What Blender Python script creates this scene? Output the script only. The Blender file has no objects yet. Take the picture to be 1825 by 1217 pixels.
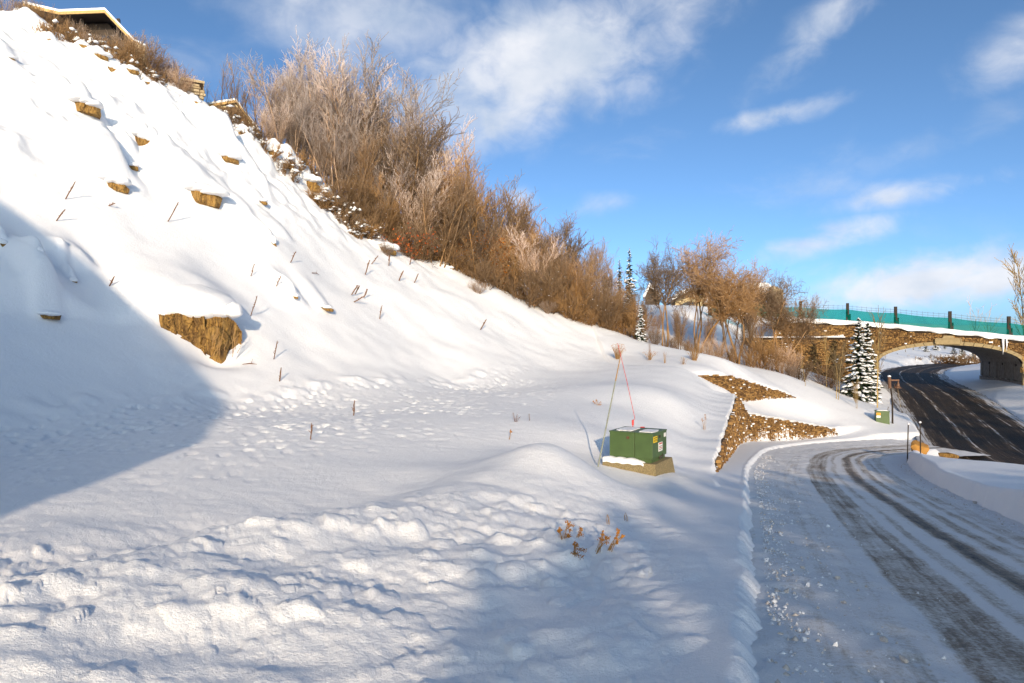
import math, random, sys
import numpy as np
import bpy

# ------------------------------------------------------------------ camera, sky, sun, exposure
scene = bpy.context.scene
COL = scene.collection
FPX = 1217.0                        # focal length in photo pixels (24 mm on 36 mm, 1825 px wide)
CX, CY = 912.5, 608.5

cam_data = bpy.data.cameras.new('camera')
cam_data.lens = 24.0
cam_data.sensor_width = 36.0
cam_data.clip_start = 0.05
cam_data.clip_end = 8000.0
cam = bpy.data.objects.new('camera', cam_data)
cam.location = (0, 0, 0)
cam.rotation_euler = (math.radians(90), 0, 0)
COL.objects.link(cam)
scene.camera = cam

SUN_EL = math.radians(14.5)
SUN_L = np.array([-0.055, 1.0, -math.tan(SUN_EL)])        # direction the light travels
SUN_L = SUN_L / np.linalg.norm(SUN_L)
SUN_STRENGTH = 2.05
SKY_STRENGTH = 0.15
EXPOSURE = 1.2

sun_data = bpy.data.lights.new('sun', 'SUN')
sun_data.energy = SUN_STRENGTH
sun_data.angle = math.radians(0.55)
sun_data.color = (1.0, 0.79, 0.55)
sun = bpy.data.objects.new('sun', sun_data)
from mathutils import Vector, Matrix
sun.rotation_euler = Vector(SUN_L).to_track_quat('-Z', 'Y').to_euler()
sun.location = (0, -30, 30)
COL.objects.link(sun)

scene.view_settings.view_transform = 'Standard'
scene.view_settings.look = 'None'
scene.view_settings.gamma = 1.0
scene.view_settings.use_curve_mapping = False
scene.view_settings.exposure = EXPOSURE

world = bpy.data.worlds.new('World')
scene.world = world
world.use_nodes = True
wn, wl = world.node_tree.nodes, world.node_tree.links
wn.clear()


def wnode(kind, **kw):
    n = wn.new(kind)
    for k, v in kw.items():
        if k == 'inp':
            for i, val in v.items():
                n.inputs[i].default_value = val
        else:
            setattr(n, k, v)
    return n


def wmath(op, a, b=None, c=None, clamp=False):
    n = wn.new('ShaderNodeMath')
    n.operation = op
    n.use_clamp = clamp
    for i, v in enumerate((a, b, c)):
        if v is None:
            continue
        if isinstance(v, (int, float)):
            n.inputs[i].default_value = v
        else:
            wl.new(v, n.inputs[i])
    return n.outputs[0]


def build_sky():
    out = wn.new('ShaderNodeOutputWorld')
    bg = wn.new('ShaderNodeBackground')
    bg.inputs['Strength'].default_value = SKY_STRENGTH
    sky = wn.new('ShaderNodeTexSky')
    sky.sky_type = 'NISHITA'
    sky.sun_disc = False
    sky.sun_elevation = SUN_EL
    sky.sun_rotation = math.atan2(-SUN_L[0], -SUN_L[1])
    sky.altitude = 2100
    sky.air_density = 0.5
    sky.dust_density = 8.0
    sky.ozone_density = 3.0
    tint = wn.new('ShaderNodeMix')
    tint.data_type = 'RGBA'
    tint.blend_type = 'MULTIPLY'
    tint.inputs[0].default_value = 1.0
    wl.new(sky.outputs[0], tint.inputs[6])
    tint.inputs[7].default_value = SKY_TINT
    tc = wn.new('ShaderNodeTexCoord')
    sep = wn.new('ShaderNodeSeparateXYZ')
    wl.new(tc.outputs['Generated'], sep.inputs[0])
    x, y, z = sep.outputs
    u = wmath('ARCTAN2', x, y)
    v = wmath('ARCSINE', z)
    comb = wn.new('ShaderNodeCombineXYZ')
    wl.new(u, comb.inputs[0])
    wl.new(wmath('MULTIPLY', v, 1.35), comb.inputs[1])
    n1 = wnode('ShaderNodeTexNoise', inp={'Scale': 5.0, 'Detail': 9.0, 'Roughness': 0.56, 'Distortion': 0.35})
    wl.new(comb.outputs[0], n1.inputs['Vector'])
    n2 = wnode('ShaderNodeTexNoise', inp={'Scale': 17.0, 'Detail': 6.0, 'Roughness': 0.55, 'Distortion': 0.5})
    wl.new(comb.outputs[0], n2.inputs['Vector'])
    fine = wmath('ADD', wmath('MULTIPLY', wmath('SUBTRACT', n1.outputs[0], 0.5), 3.0),
                 wmath('MULTIPLY', wmath('SUBTRACT', n2.outputs[0], 0.5), 1.7))
    # cloud banks: centre azimuth / elevation, half sizes, tilt, density (all in radians on the sky)
    total = None
    for (px, py, wx, wy, rot, dens) in CLOUDS:
        au = math.atan2(px - CX, FPX)
        ev = math.atan2(CY - py, math.hypot(px - CX, FPX))
        du = wmath('SUBTRACT', u, au)
        dv = wmath('SUBTRACT', v, ev)
        c, s = math.cos(rot), math.sin(rot)
        a = wmath('ADD', wmath('MULTIPLY', du, c / (wx / FPX)), wmath('MULTIPLY', dv, s / (wx / FPX)))
        b = wmath('ADD', wmath('MULTIPLY', du, -s / (wy / FPX)), wmath('MULTIPLY', dv, c / (wy / FPX)))
        d2 = wmath('ADD', wmath('MULTIPLY', a, a), wmath('MULTIPLY', b, b))
        g = wmath('POWER', 2.718, wmath('MULTIPLY', d2, -0.9))
        m = wmath('SUBTRACT', wmath('ADD', wmath('MULTIPLY', g, 1.5 if (wx > 185 and py < 300) or wx > 270 else 1.22), wmath('MULTIPLY', fine, wmath('MULTIPLY', wmath('POWER', g, 0.5), 0.75 if wx > 185 and py < 300 else 1.05))), 0.40)
        m = wmath('MULTIPLY', wmath('MULTIPLY', m, 0.85, clamp=True), dens)
        total = m if total is None else wmath('MAXIMUM', total, m)
    # loose clouds over the rest of the sky
    n3 = wnode('ShaderNodeTexNoise', inp={'Scale': 2.6, 'Detail': 9.0, 'Roughness': 0.6, 'Distortion': 0.4})
    wl.new(comb.outputs[0], n3.inputs['Vector'])
    veil = wmath('MULTIPLY', wmath('MULTIPLY', wmath('SUBTRACT', n3.outputs[0], 0.51), 4.0, clamp=True), 0.6)
    total = wmath('MAXIMUM', total, veil)
    soft = wn.new('ShaderNodeMapRange')
    soft.interpolation_type = 'SMOOTHSTEP'
    wl.new(total, soft.inputs[0])
    # cloud body: brighter tops, greyer bases from coarse noise
    n4 = wnode('ShaderNodeTexNoise', inp={'Scale': 7.0, 'Detail': 5.0, 'Roughness': 0.5})
    wl.new(comb.outputs[0], n4.inputs['Vector'])
    cr = wn.new('ShaderNodeMix')
    cr.data_type = 'RGBA'
    wl.new(wmath('MULTIPLY', wmath('SUBTRACT', n4.outputs[0], 0.36), 3.4, clamp=True), cr.inputs[0])
    cr.inputs[6].default_value = CLOUD_DARK
    cr.inputs[7].default_value = CLOUD_LIGHT
    mix = wn.new('ShaderNodeMix')
    mix.data_type = 'RGBA'
    wl.new(wmath('MULTIPLY', soft.outputs[0], 0.96), mix.inputs[0])
    wl.new(tint.outputs[2], mix.inputs[6])
    wl.new(cr.outputs[2], mix.inputs[7])
    wl.new(mix.outputs[2], bg.inputs[0])
    wl.new(bg.outputs[0], out.inputs[0])


SKY_TINT = (0.70, 0.775, 0.70, 1)
CLOUD_DARK = (1.75, 2.0, 2.4, 1)
CLOUD_LIGHT = (2.9, 2.9, 3.0, 1)
CLOUDS = [  # photo position, half width, half height, tilt, density
    (960, 120, 300, 120, 0.30, 1.0), (1080, 50, 170, 95, 0.7, 0.9), (840, 190, 190, 80, 0.0, 0.7), (640, 30, 260, 90, 0.0, 0.6),
    (1460, 60, 150, 46, 0.65, 0.62), (1385, 203, 110, 22, 0.15, 0.75), (1810, 100, 90, 55, 0.6, 0.62),
    (1740, 220, 170, 40, 0.25, 0.42), (1620, 345, 150, 26, 0.1, 0.72), (1460, 428, 150, 32, 0.22, 0.9), (1075, 362, 75, 30, 0.1, 0.6),
    (1650, 500, 280, 50, 0.08, 1.0), (1780, 470, 150, 30, 0.05, 0.6), (930, 355, 40, 30, -0.4, 0.5), (1530, 530, 170, 24, 0.0, 0.8),
    (360, 110, 110, 45, 0.0, 0.4),
]
build_sky()
# ------------------------------------------------------------------ terrain as a function
rng = np.random.default_rng(7)
random.seed(11)


def pix(px, py, d):
    """A photo pixel at the distance d in front of the camera, as a point of the place."""
    return np.array([(px - CX) / FPX * d, d, (CY - py) / FPX * d])


def fade(t):
    return t * t * t * (t * (t * 6 - 15) + 10)


_perm = np.random.default_rng(3).permutation(512).astype(np.int64)
_ga = np.random.default_rng(4).uniform(0, 2 * np.pi, 512)
_gx, _gy = np.cos(_ga), np.sin(_ga)


def perlin(x, y, seed=0):
    xi, yi = np.floor(x).astype(np.int64), np.floor(y).astype(np.int64)
    xf, yf = x - xi, y - yi
    u, v = fade(xf), fade(yf)

    def g(ix, iy, fx, fy):
        h = _perm[(_perm[(ix + seed * 37) & 511] + iy) & 511]
        return _gx[h] * fx + _gy[h] * fy
    a = g(xi, yi, xf, yf)
    b = g(xi + 1, yi, xf - 1, yf)
    c = g(xi, yi + 1, xf, yf - 1)
    d = g(xi + 1, yi + 1, xf - 1, yf - 1)
    return (a + u * (b - a)) * (1 - v) + (c + u * (d - c)) * v


def cells(x, y, seed=0):
    """Distance to the nearest of one jittered point per unit cell (0 at the point)."""
    xi, yi = np.floor(x).astype(np.int64), np.floor(y).astype(np.int64)
    best = np.full(x.shape, 9.0)
    size = np.zeros(x.shape)
    for i in (-1, 0, 1):
        for j in (-1, 0, 1):
            h = _perm[(_perm[(xi + i + seed * 31) & 511] + yi + j) & 511]
            px_, py_ = (h % 23) / 23.0, (h // 23 % 22) / 22.0
            d = np.hypot(xi + i + px_ - x, yi + j + py_ - y)
            m = d < best
            size = np.where(m, (h % 17) / 16.0, size)
            best = np.minimum(best, d)
    return best, size


def sstep(a, b, x):
    t = np.clip((x - a) / (b - a), 0, 1)
    return t * t * (3 - 2 * t)


def catmull(pts, n=8):
    P = np.array(pts, float)
    out = []
    for i in range(len(P) - 1):
        p0, p1, p2, p3 = P[max(i - 1, 0)], P[i], P[i + 1], P[min(i + 2, len(P) - 1)]
        for k in range(n):
            t = k / n
            out.append(0.5 * (2 * p1 + (p2 - p0) * t + (2 * p0 - 5 * p1 + 4 * p2 - p3) * t * t + (3 * p1 - p0 - 3 * p2 + p3) * t ** 3))
    out.append(P[-1])
    return np.array(out)


def near_line(x, y, L):
    """Signed distance (left of travel positive), arc length and interpolated columns 2.. of the polyline L."""
    best = np.full(x.shape, 1e9)
    sgn = np.zeros(x.shape)
    arc = np.zeros(x.shape)
    extra = [np.zeros(x.shape) for _ in range(L.shape[1] - 2)]
    s0 = 0.0
    for i in range(len(L) - 1):
        ax, ay = L[i, 0], L[i, 1]
        dx, dy = L[i + 1, 0] - ax, L[i + 1, 1] - ay
        ln = math.hypot(dx, dy)
        t = np.clip(((x - ax) * dx + (y - ay) * dy) / (ln * ln), 0, 1)
        qx, qy = x - ax - t * dx, y - ay - t * dy
        d = np.sqrt(qx * qx + qy * qy)
        m = d < best
        best = np.where(m, d, best)
        sgn = np.where(m, np.where(dx * qy - dy * qx >= 0, d, -d), sgn)
        arc = np.where(m, s0 + t * ln, arc)
        for k in range(len(extra)):
            extra[k] = np.where(m, L[i, 2 + k] + t * (L[i + 1, 2 + k] - L[i, 2 + k]), extra[k])
        s0 += ln
    return sgn, arc, extra


# control points of the snow surface before roads and walls (x, y, z), camera at the origin
CTRL = np.array([
    (-3, 4.2, -2.16), (0, 4.2, -2.2), (1.25, 3.9, -2.02), (-1.5, 2, -2.35), (0, 0, -2.35), (1, .5, -2.2), (-4, 1, -2.4),
    (-4.1, 5.5, -2.16), (-2.35, 8.1, -2.26), (-.95, 10.3, -2.36), (.72, 13, -2.06), (-.1, 12.0, -2.2), (-5.6, 4.2, -2.1),
    (-2, 5.5, -2.22), (0, 6.5, -2.33), (.7, 7.8, -2.38), (1.5, 9, -2.5), (2.2, 11, -2.68), (.3, 9.5, -2.46), (1.9, 13.6, -2.75),
    (-5.5, 7.2, -2.3), (-4, 9, -2.4), (-2, 11, -2.45), (-.8, 13.8, -2.4),
    (-7.5, 10, -2.3), (-6, 13, -2.25), (-8, 17, -2.08), (-5, 18, -2.15), (-2, 20, -2.15), (1, 18, -2.3), (0, 26, -2.0), (3.7, 24, -2.2), (2.3, 20, -2.35),
    (2.8, 15, -2.9), (1.9, 16.6, -2.72), (3.7, 15.5, -3.0), (3.2, 13.2, -2.92), (2.5, 18, -2.5), (4.6, 16, -3.22), (4.2, 18.5, -3.05),
    (2.55, 7.5, -2.3), (3.9, 11.3, -2.65), (4.6, 14.5, -3.02),
    (5.0, 18, -3.4), (10.6, 33, -2.55), (12.4, 36.3, -3.75), (15.5, 39.2, -4.4), (19.5, 41.5, -5.2), (6.1, 26, -1.97), (7.6, 27, -2.35), (4.4, 21, -2.6), (6.2, 21.5, -3.3),
    (10, 35.5, -1.95), (8, 36, -1.5), (9.2, 30, -2.6),
    (-12.3, 16.5, -1.9), (-9, 22, -1.9), (-3, 32, -1.8), (2, 38.5, -1.5), (7, 45, -1.0), (-16, 10, -1.9), (-22, 0, -1.8),
    (-9.7, 23.6, -1.2), (-3.2, 34, -1.0), (-13.2, 18, -1.0),
    (-29, 38.7, 18.4), (-20.4, 42, 15.3), (-15.6, 44, 12.2), (-8, 46, 6.35), (-2, 48, 3.87), (3.6, 50, 2.0), (8.5, 52, .35),
    (-20.6, 27.6, 8.3), (-14.7, 32, 6.7), (-6.5, 37.5, 2.2), (-2.5, 40, 1.1), (3, 44, -.2), (-11.5, 33, 4.6),
    (-36, 48, 20), (-26, 55, 17.5), (-20, 56, 14.5), (-10, 58, 8.5), (-2, 60, 5.0), (5, 62, 3.2), (12, 64, 1.6),
    (-34, 22, 14), (-45, 40, 22), (-30, 5, 5), (-40, -10, 8), (-60, 70, 24), (-20, 90, 14), (0, 90, 6), (-10, 115, 10),
    (10.2, 37.3, -1.75), (12.5, 39.0, -2.85), (13.4, 39.8, -3.45), (15, 41.5, -3.55), (18.2, 44, -3.6),
    (14, 44.5, -1.7), (11.6, 49, -.68), (15.3, 48, -1.7), (20, 50, -2.46), (24.3, 52, -3.9), (30, 58, -4.95), (23.9, 44, -5.35), (27.5, 52, -5.0),
    (16.5, 53.5, -1.5), (14, 58, 0.0), (18, 60, -.3), (19.5, 69, 2.5), (22.3, 65, -.9), (25, 64.3, -2.2), (28, 63, -3.2), (16, 70, 3.4), (24, 61.5, -2.3), (30, 61.5, -4.2), (24, 78, 3.2), (30, 85, 3.4), (10, 80, 4.0),
    (7.5, 22, -4.0), (24, 42, -5.6),
    (9.6, 11.6, -2.55), (13, 20, -3.5), (16.6, 28, -4.62), (17.2, 30, -4.95), (16.5, 22, -4.1), (18.4, 26, -4.9), (14, 11.6, -2.65), (7, 3, -1.7), (12, 0, -1.9),
    (22, 25, -6), (25, 33, -6), (30, 44, -5.6), (38, 44, -4.7), (45, 40, -3.6), (43, 56, -4.3), (52, 56, -1.0), (60, 45, -1.5),
    (40, 64, -4.9), (46, 78, -4.3), (52, 90, -3.9), (60, 84, -2.6), (59, 105, -3.0), (65, 100, -3.4), (75, 112, -2.6), (45, 100, -2.5), (60, 120, -1.8), (40, 115, -.5), (85, 95, -1.5), (95, 60, 0),
    (0, -15, -1.9), (10, -20, -1.9), (-10, -15, -1.7), (25, -20, -5), (40, -20, -4.5), (-25, -25, 0), (0, -45, -1.5), (35, -45, -4), (-50, -50, 3), (60, 0, -2.5), (23, 0, -5.6),
], float)


def _tps(r2):
    return np.where(r2 > 1e-9, 0.5 * r2 * np.log(np.maximum(r2, 1e-9)), 0.0)


_n = len(CTRL)
_A = np.zeros((_n + 3, _n + 3))
_d2 = (CTRL[:, None, 0] - CTRL[None, :, 0]) ** 2 + (CTRL[:, None, 1] - CTRL[None, :, 1]) ** 2
_A[:_n, :_n] = _tps(_d2) + np.eye(_n) * 0.04
_A[:_n, _n] = 1
_A[:_n, _n + 1:_n + 3] = CTRL[:, :2]
_A[_n:, :_n] = _A[:_n, _n:].T
_W = np.linalg.solve(_A, np.concatenate([CTRL[:, 2], np.zeros(3)]))


def natural(x, y):
    r = np.sqrt(x * x + y * y)
    k = np.minimum(1.0, 122.0 / np.maximum(r, 1e-6))
    x, y = x * k, y * k
    z = _W[_n] + _W[_n + 1] * x + _W[_n + 2] * y
    for i in range(_n):
        z = z + _W[i] * _tps((x - CTRL[i, 0]) ** 2 + (y - CTRL[i, 1]) ** 2)
    return z


# roads: x, y, half width, z
SIDE = catmull([(-4.4, -19, 2.1, -1.85), (-0.6, -8, 2.1, -1.85), (3.0, 2.0, 2.1, -2.05), (6.4, 11.6, 2.12, -3.07), (9.55, 20, 2.35, -4.0), (12.2, 26, 2.55, -4.65),
                (14.7, 31, 2.75, -5.2), (17.8, 35.2, 2.7, -5.65), (21.4, 37.6, 2.8, -5.86), (26, 39.2, 3.0, -5.95)], 7)
MAIN = catmull([(24, -30, 3.3, -5.6), (23, 0, 3.3, -5.7), (22.9, 20, 3.3, -6.0), (24, 29, 3.3, -6.02), (26.4, 36.5, 3.3, -5.98), (30.2, 44.5, 3.3, -5.65), (34.8, 54, 3.4, -5.25),
                (39.9, 64.5, 3.7, -4.85), (46.3, 79, 3.7, -4.3), (53.5, 91, 3.7, -3.85), (64, 101, 3.7, -3.5), (82, 111, 3.7, -3.2)], 6)
WALL = np.array([(5.3, 18.0), (10.9, 33.0), (12.3, 35.6), (19.6, 41.2)])            # lower retaining wall along the side road
WALL_PATH = np.array([(2.2, 7.0), (3.7, 12.0), (5.3, 18.0), (10.9, 33.0), (12.3, 35.6), (19.6, 41.2), (23.5, 43.4)])
WALL_TOP = [-3.46, -2.6, -3.72, -5.25]
_ws = np.concatenate([[0], np.cumsum(np.hypot(np.diff(WALL_PATH[:, 0]), np.diff(WALL_PATH[:, 1])))])
WALL_S, WALL_ZT = _ws[2:6], WALL_TOP
TIER = np.array([(9.9, 37.0), (12.5, 39.3), (15.2, 41.8), (18.4, 44.2)])           # upper retaining wall
TIER_H = [0.0, 0.95, 0.9, 0.0]

# bridge frame: t along its face (in x metres), v into its depth
E_T = np.array([0.9409, -0.3387])
E_V = np.array([0.3387, 0.9409])


def bridge_tv(x, y):
    rx, ry = x - 34.5, y - 64.0
    return (rx * E_T[0] + ry * E_T[1]) / 1.0628, rx * E_V[0] + ry * E_V[1]


def bp(t, v, z):
    return (34.5 + t + E_V[0] * v, 64.0 - 0.36 * t + E_V[1] * v, z)


DECK_T = [-24, -14.5, -10.5, -6.45, -2.55, 1.27, 5.4, 9.66, 18]
DECK_Z = [3.3, 2.9, 2.6, 2.25, 1.97, 1.57, 1.07, 0.55, -0.5]


def deck_z(t):
    return np.interp(t, DECK_T, DECK_Z)


RIDGE = catmull([(-7.5, 3.9, .22), (-5.8, 4.5, .22), (-4.1, 5.5, .22), (-2.35, 8.1, .20), (-.95, 10.3, .15), (.5, 12.6, .07), (1.4, 13.6, 0.0)], 4)
UP = np.array([-0.84, 0.54])        # uphill on the left hillside
CR = np.array([0.54, 0.84])
HOLLOWS = []
MOUNDS = []                         # x, y, height, half width, length uphill, sharpness of the lip


def H(x, y, detail=True):
    x = np.atleast_1d(np.asarray(x, float))
    y = np.atleast_1d(np.asarray(y, float))
    z = natural(x, y)
    r = np.sqrt(x * x + y * y)
    # how far up the hillside: used to keep rough snow where the photo has it
    foot = (x + 9.0) * UP[0] + (y - 22.0) * UP[1]
    m = (r < 17) & (y > 1.5)
    if m.any():
        d, sr, (amp,) = near_line(x[m], y[m], RIDGE)
        d = d + (0.28 * perlin(sr / 1.3, sr * 0 + .4, 25) + .12 * perlin(x[m] / .5, y[m] / .5, 26) if detail else 0)
        prof = np.where(d > 0, np.exp(-(d / 0.62) ** 2) - 0.62 * np.exp(-((d - 1.5) / 0.75) ** 2), np.exp(-(d / 1.7) ** 2))
        z[m] = z[m] + amp * prof * (1 + (0.5 * perlin(sr / .9, sr * 0 + 3.1, 27) if detail else 0))
    if detail:
        near = sstep(34, 10, r)
        hill = sstep(-0.5, 1.5, foot) * sstep(70, 50, r)
        z = z + 0.34 * perlin(x / 6.5, y / 6.5, 1) * hill + 0.24 * perlin(x / 2.6, y / 2.6, 2) * hill * sstep(-1, 6, foot) + 0.05 * perlin(x / 1.0, y / 1.0, 14) * hill
        crest = sstep(8.5, 13.5, foot) * hill
        lum = np.abs(perlin(x / 1.5, y / 1.5, 31))
        z = z + crest * (0.75 * (0.35 - lum) + 0.34 * perlin(x / 0.75, y / 0.75, 32) + 0.12 * perlin(x / 0.35, y / 0.35, 33))
        # ploughed, trampled ridge in front
        ridge = np.exp(-((((x + 2.0) * 0.51 + (y - 7.2) * -0.86)) / 1.9) ** 2) * sstep(2.8, 0.2, x) * sstep(15, 12, y)
        front = sstep(3.2, 1.0, x - 0.36 * y + 2.4) * sstep(12, 6, y)
        rough = np.clip(ridge + 0.55 * front, 0, 1) * sstep(-12, -3, y)
        m = (rough > 0.02) & (r < 17)
        if m.any():
            X, Y = x[m], y[m]
            wx, wy = X + 0.10 * perlin(X / .3, Y / .3, 23), Y + 0.10 * perlin(X / .3 + 7, Y / .3, 23)
            b1 = perlin(X / 1.3, Y / 1.0, 5)
            b2 = perlin(X / 0.5, Y / 0.45, 6)
            c1, s1 = cells(wx / .34, wy / .30, 1)
            c2, s2 = cells(wx / .15, wy / .14, 2)
            c3, _s3 = cells(wx / .065, wy / .065, 3)
            pat = 0.35 + 0.9 * np.clip(perlin(X / 1.7, Y / 1.3, 18) + .4, 0, 1.1)
            lump = 0.085 * s1 * s1 * np.clip(0.75 - c1, 0, 1) + 0.045 * s2 * np.clip(0.7 - c2, 0, 1) + 0.010 * np.clip(.6 - c3, 0, 1)
            z[m] = z[m] + rough[m] * (0.13 * b1 + 0.055 * b2 + pat * (1.5 * lump - 0.02))
        # footprints and crust at the foot of the hill
        tramp = sstep(-11, -3.5, foot) * sstep(0.6, -0.6, foot + 0.25 * perlin(x / 1.7, y / 1.7, 41)) * sstep(8, 12, y) * sstep(4, 0, x) * sstep(46, 34, y)
        tramp = tramp * np.clip(0.62 + 1.5 * perlin(x / 3.1, y / 2.3, 42) + 0.5 * perlin(x / 1.1, y / 1.1, 43), 0.05, 1.1)
        f1 = perlin(x / 0.42, y / 0.55, 8)
        tc_, ts_ = cells(x / .36, y / .42, 5)
        z = z + tramp * (-0.06 * np.clip(f1 - 0.12, 0, 1) * 2.0 - 0.13 * ts_ * ts_ * sstep(.42, .2, tc_) + 0.035 * perlin(x / 0.22, y / 0.25, 9) + 0.014 * perlin(x / 0.11, y / 0.12, 19))
        edge = np.exp(-((foot - 0.1) / 0.55) ** 2) * sstep(8, 14, y) * sstep(42, 30, y)
        z = z + edge * 0.22 * np.clip(perlin(x / 0.8, y / 0.8, 10) + 0.15, 0, 1)
        # wind grain everywhere
        z = z + near * (0.012 * perlin(x / 0.5 + y * 0.4, y / 0.18, 11) + 0.03 * perlin(x / 2.0, y / 1.4, 12) + 0.004 * perlin(x / 0.12, y / 0.07, 22))
        z = z + sstep(20, 30, r) * 0.05 * perlin(x / 1.8, y / 1.8, 13)
        far = sstep(110, 160, r)
        z = z + far * (7.0 * perlin(x / 260 + 3, y / 260, 15)) + sstep(500, 2200, r) * (50 + 60 * perlin(x / 700, y / 700, 16)) * sstep(-400, 400, y)
    for (hx, hy, hh, ha, hb) in HOLLOWS:
        dx, dy = x - hx, y - hy
        a, b = dx * UP[0] + dy * UP[1], dx * CR[0] + dy * CR[1]
        z = z - hh * np.exp(-(a / ha) ** 2 - (b / hb) ** 2)
    for (mx, my, mh, mw, ml, lip) in MOUNDS:
        dx, dy = x - mx, y - my
        m = (np.abs(dx) < ml * 3 + mw) & (np.abs(dy) < ml * 3 + mw)
        if not m.any():
            continue
        a = dx[m] * UP[0] + dy[m] * UP[1]
        b = dx[m] * CR[0] + dy[m] * CR[1]
        f = np.where(a < 0, sstep(-lip, 0, a), np.exp(-(a / ml) ** 2))
        z[m] = z[m] + mh * f * np.exp(-np.abs(b / mw) ** 3)
    # upper retaining wall step
    m = (x > 6) & (x < 24) & (y > 33) & (y < 58)
    if m.any():
        d, s, e = near_line(x[m], y[m], np.column_stack([TIER, TIER_H]))
        z[m] = z[m] + e[0] * sstep(0.05, 0.22, d) * np.exp(-np.maximum(d, 0) / 7.0)
    # lower retaining wall step and verge of the side road
    m = (x > -8) & (x < 32) & (y > -21) & (y < 47)
    if m.any():
        xx, yy, zz = x[m], y[m], z[m]
        lat, s, (hw, zr) = near_line(xx, yy, SIDE)
        dw, sw, _ = near_line(xx, yy, WALL_PATH)
        low = zr + 0.13 + 0.05 * np.clip(lat - hw, 0, 3)
        active = sstep(12.0, 17.2, yy) * sstep(22.5, 19.5, xx)
        wn_ = (0.10 * perlin(sw / .8, sw * 0 + 5.2, 28) + 0.05 * perlin(sw / .25, sw * 0 + 1.7, 29) - 0.02) if detail else 0.0
        S = sstep(-0.01 + wn_, 0.10 + wn_, dw)
        ztop = np.interp(sw, WALL_S, WALL_ZT) + 0.07 + (0.09 * perlin(sw / 1.1, sw * 0 + 8.1, 30) if detail else 0.0)
        tie = np.exp(-(np.maximum(dw, 0) / 1.6) ** 2) * sstep(16.6, 18.6, yy) * sstep(21.5, 19.3, xx) * (dw > -0.3)
        zz = zz + (ztop - zz) * tie
        onright = (lat > 0)
        zz = np.where(onright, zz * (1 - active * (1 - S)) + low * active * (1 - S), zz)
        # cut banks on both sides of the road
        out = np.abs(lat) - hw
        fl = 0.0
        if detail:
            fl = 0.07 * perlin(s / 0.55, s * 0 + np.where(onright, 0.3, 7.3), 20) + 0.085 * np.abs(perlin(s / 0.19 + 2.2 * out, np.where(onright, 2.3, 9.1) + 0 * s, 21)) * sstep(30, 14, s * 0 + yy)
        bank_h = np.where(onright, 0.26, 0.40)
        want = np.maximum(zz, zr + np.where(onright, 0.20 - 0.30 * np.clip(out - 0.1, 0, 9), np.where(out < 0.9, bank_h * sstep(1.0, .3, out) + 0.04, -99)))
        want = np.where(~onright & (out < 2.5), np.minimum(want, zr + bank_h + 0.30 + 0.5 * np.maximum(out, 0)), want)
        keep = sstep(38.9, 37.2, yy - 0.35 * (xx - 20)) * sstep(24.0, 21.5, xx)
        wide = np.where(onright, 0.20 + 0.10 * sstep(13, 6, yy), 0.20)
        off = 0.12 * sstep(13, 6, yy) * onright
        cut = sstep(0.02, wide, out + off - fl * (1 + 0.35 * sstep(13, 6, yy) * onright) - 0.02)
        zz = np.where(out < 6, want * keep + zz * (1 - keep), zz)
        zz = np.where(out < 0.9, (zr - 0.05) + (zz - (zr - 0.05)) * cut, zz)
        z[m] = zz
    # main road
    m = (x > 5) & (x < 95) & (y > -35) & (y < 125)
    if m.any():
        xx, yy, zz = x[m], y[m], z[m]
        lat, s, (hw, zr) = near_line(xx, yy, MAIN)
        out = np.abs(lat) - hw
        dl = np.maximum(out - 0.1, 0)
        rise = np.where(lat > 0, 0.55, 0.34)
        zz2 = np.clip(zz, zr - 0.3 * dl - 0.05, zr + 0.10 + rise * dl + 0.35 * sstep(0.2, 1.2, dl))
        k = sstep(9, 5, dl)
        zz = zz2 * k + zz * (1 - k)
        zz = np.where(out < 0.15, zr - 0.05, zz)
        ls, ss, (hs, zs) = near_line(xx, yy, SIDE)
        zz = np.where((np.abs(ls) < hs) & (out > -1), np.minimum(zz, zs - 0.05), zz)
        # bridge: approach fill, tiers and tunnel floor
        t, v = bridge_tv(xx, yy)
        zd = deck_z(t)
        inside_v = (v > 0.6) & (v < 12.3)
        span = (t > -0.55) & (t < 10.95)
        zz = np.where(inside_v & ~span & (t > -8) & (t < 30), np.maximum(zz, zd - 0.02), zz)
        zz = np.where((v > -0.75) & (v <= 0.6) & (t > -11.5) & (t < -2.8), np.maximum(zz, 0.44 + 0.06 * (v + 1)), zz)
        lowz = zr + 0.08 + np.where(lat < 0, 0.42, 0.3) * dl
        zz = np.where((v > -1.0) & (v < 13.5) & span, np.minimum(zz, np.where(out < 0.15, zr - 0.05, lowz)), zz)
        z[m] = zz
    return z


def ground_at(px, py, dmin=3.0, dmax=118.0):
    d = np.geomspace(dmin, dmax, 900)
    X, Z = (px - CX) / FPX * d, (CY - py) / FPX * d
    g = H(X, d, False)
    hit = np.nonzero(g >= Z)[0]
    i = hit[0] if len(hit) else len(d) - 1
    if i == 0:
        return np.array([X[0], d[0], g[0]])
    a, b = g[i - 1] - Z[i - 1], g[i] - Z[i]
    k = -a / (b - a) if b != a else 0
    dd = d[i - 1] + (d[i] - d[i - 1]) * k
    x, yv = (px - CX) / FPX * dd, dd
    return np.array([x, yv, float(H(x, yv, False)[0])])
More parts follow.
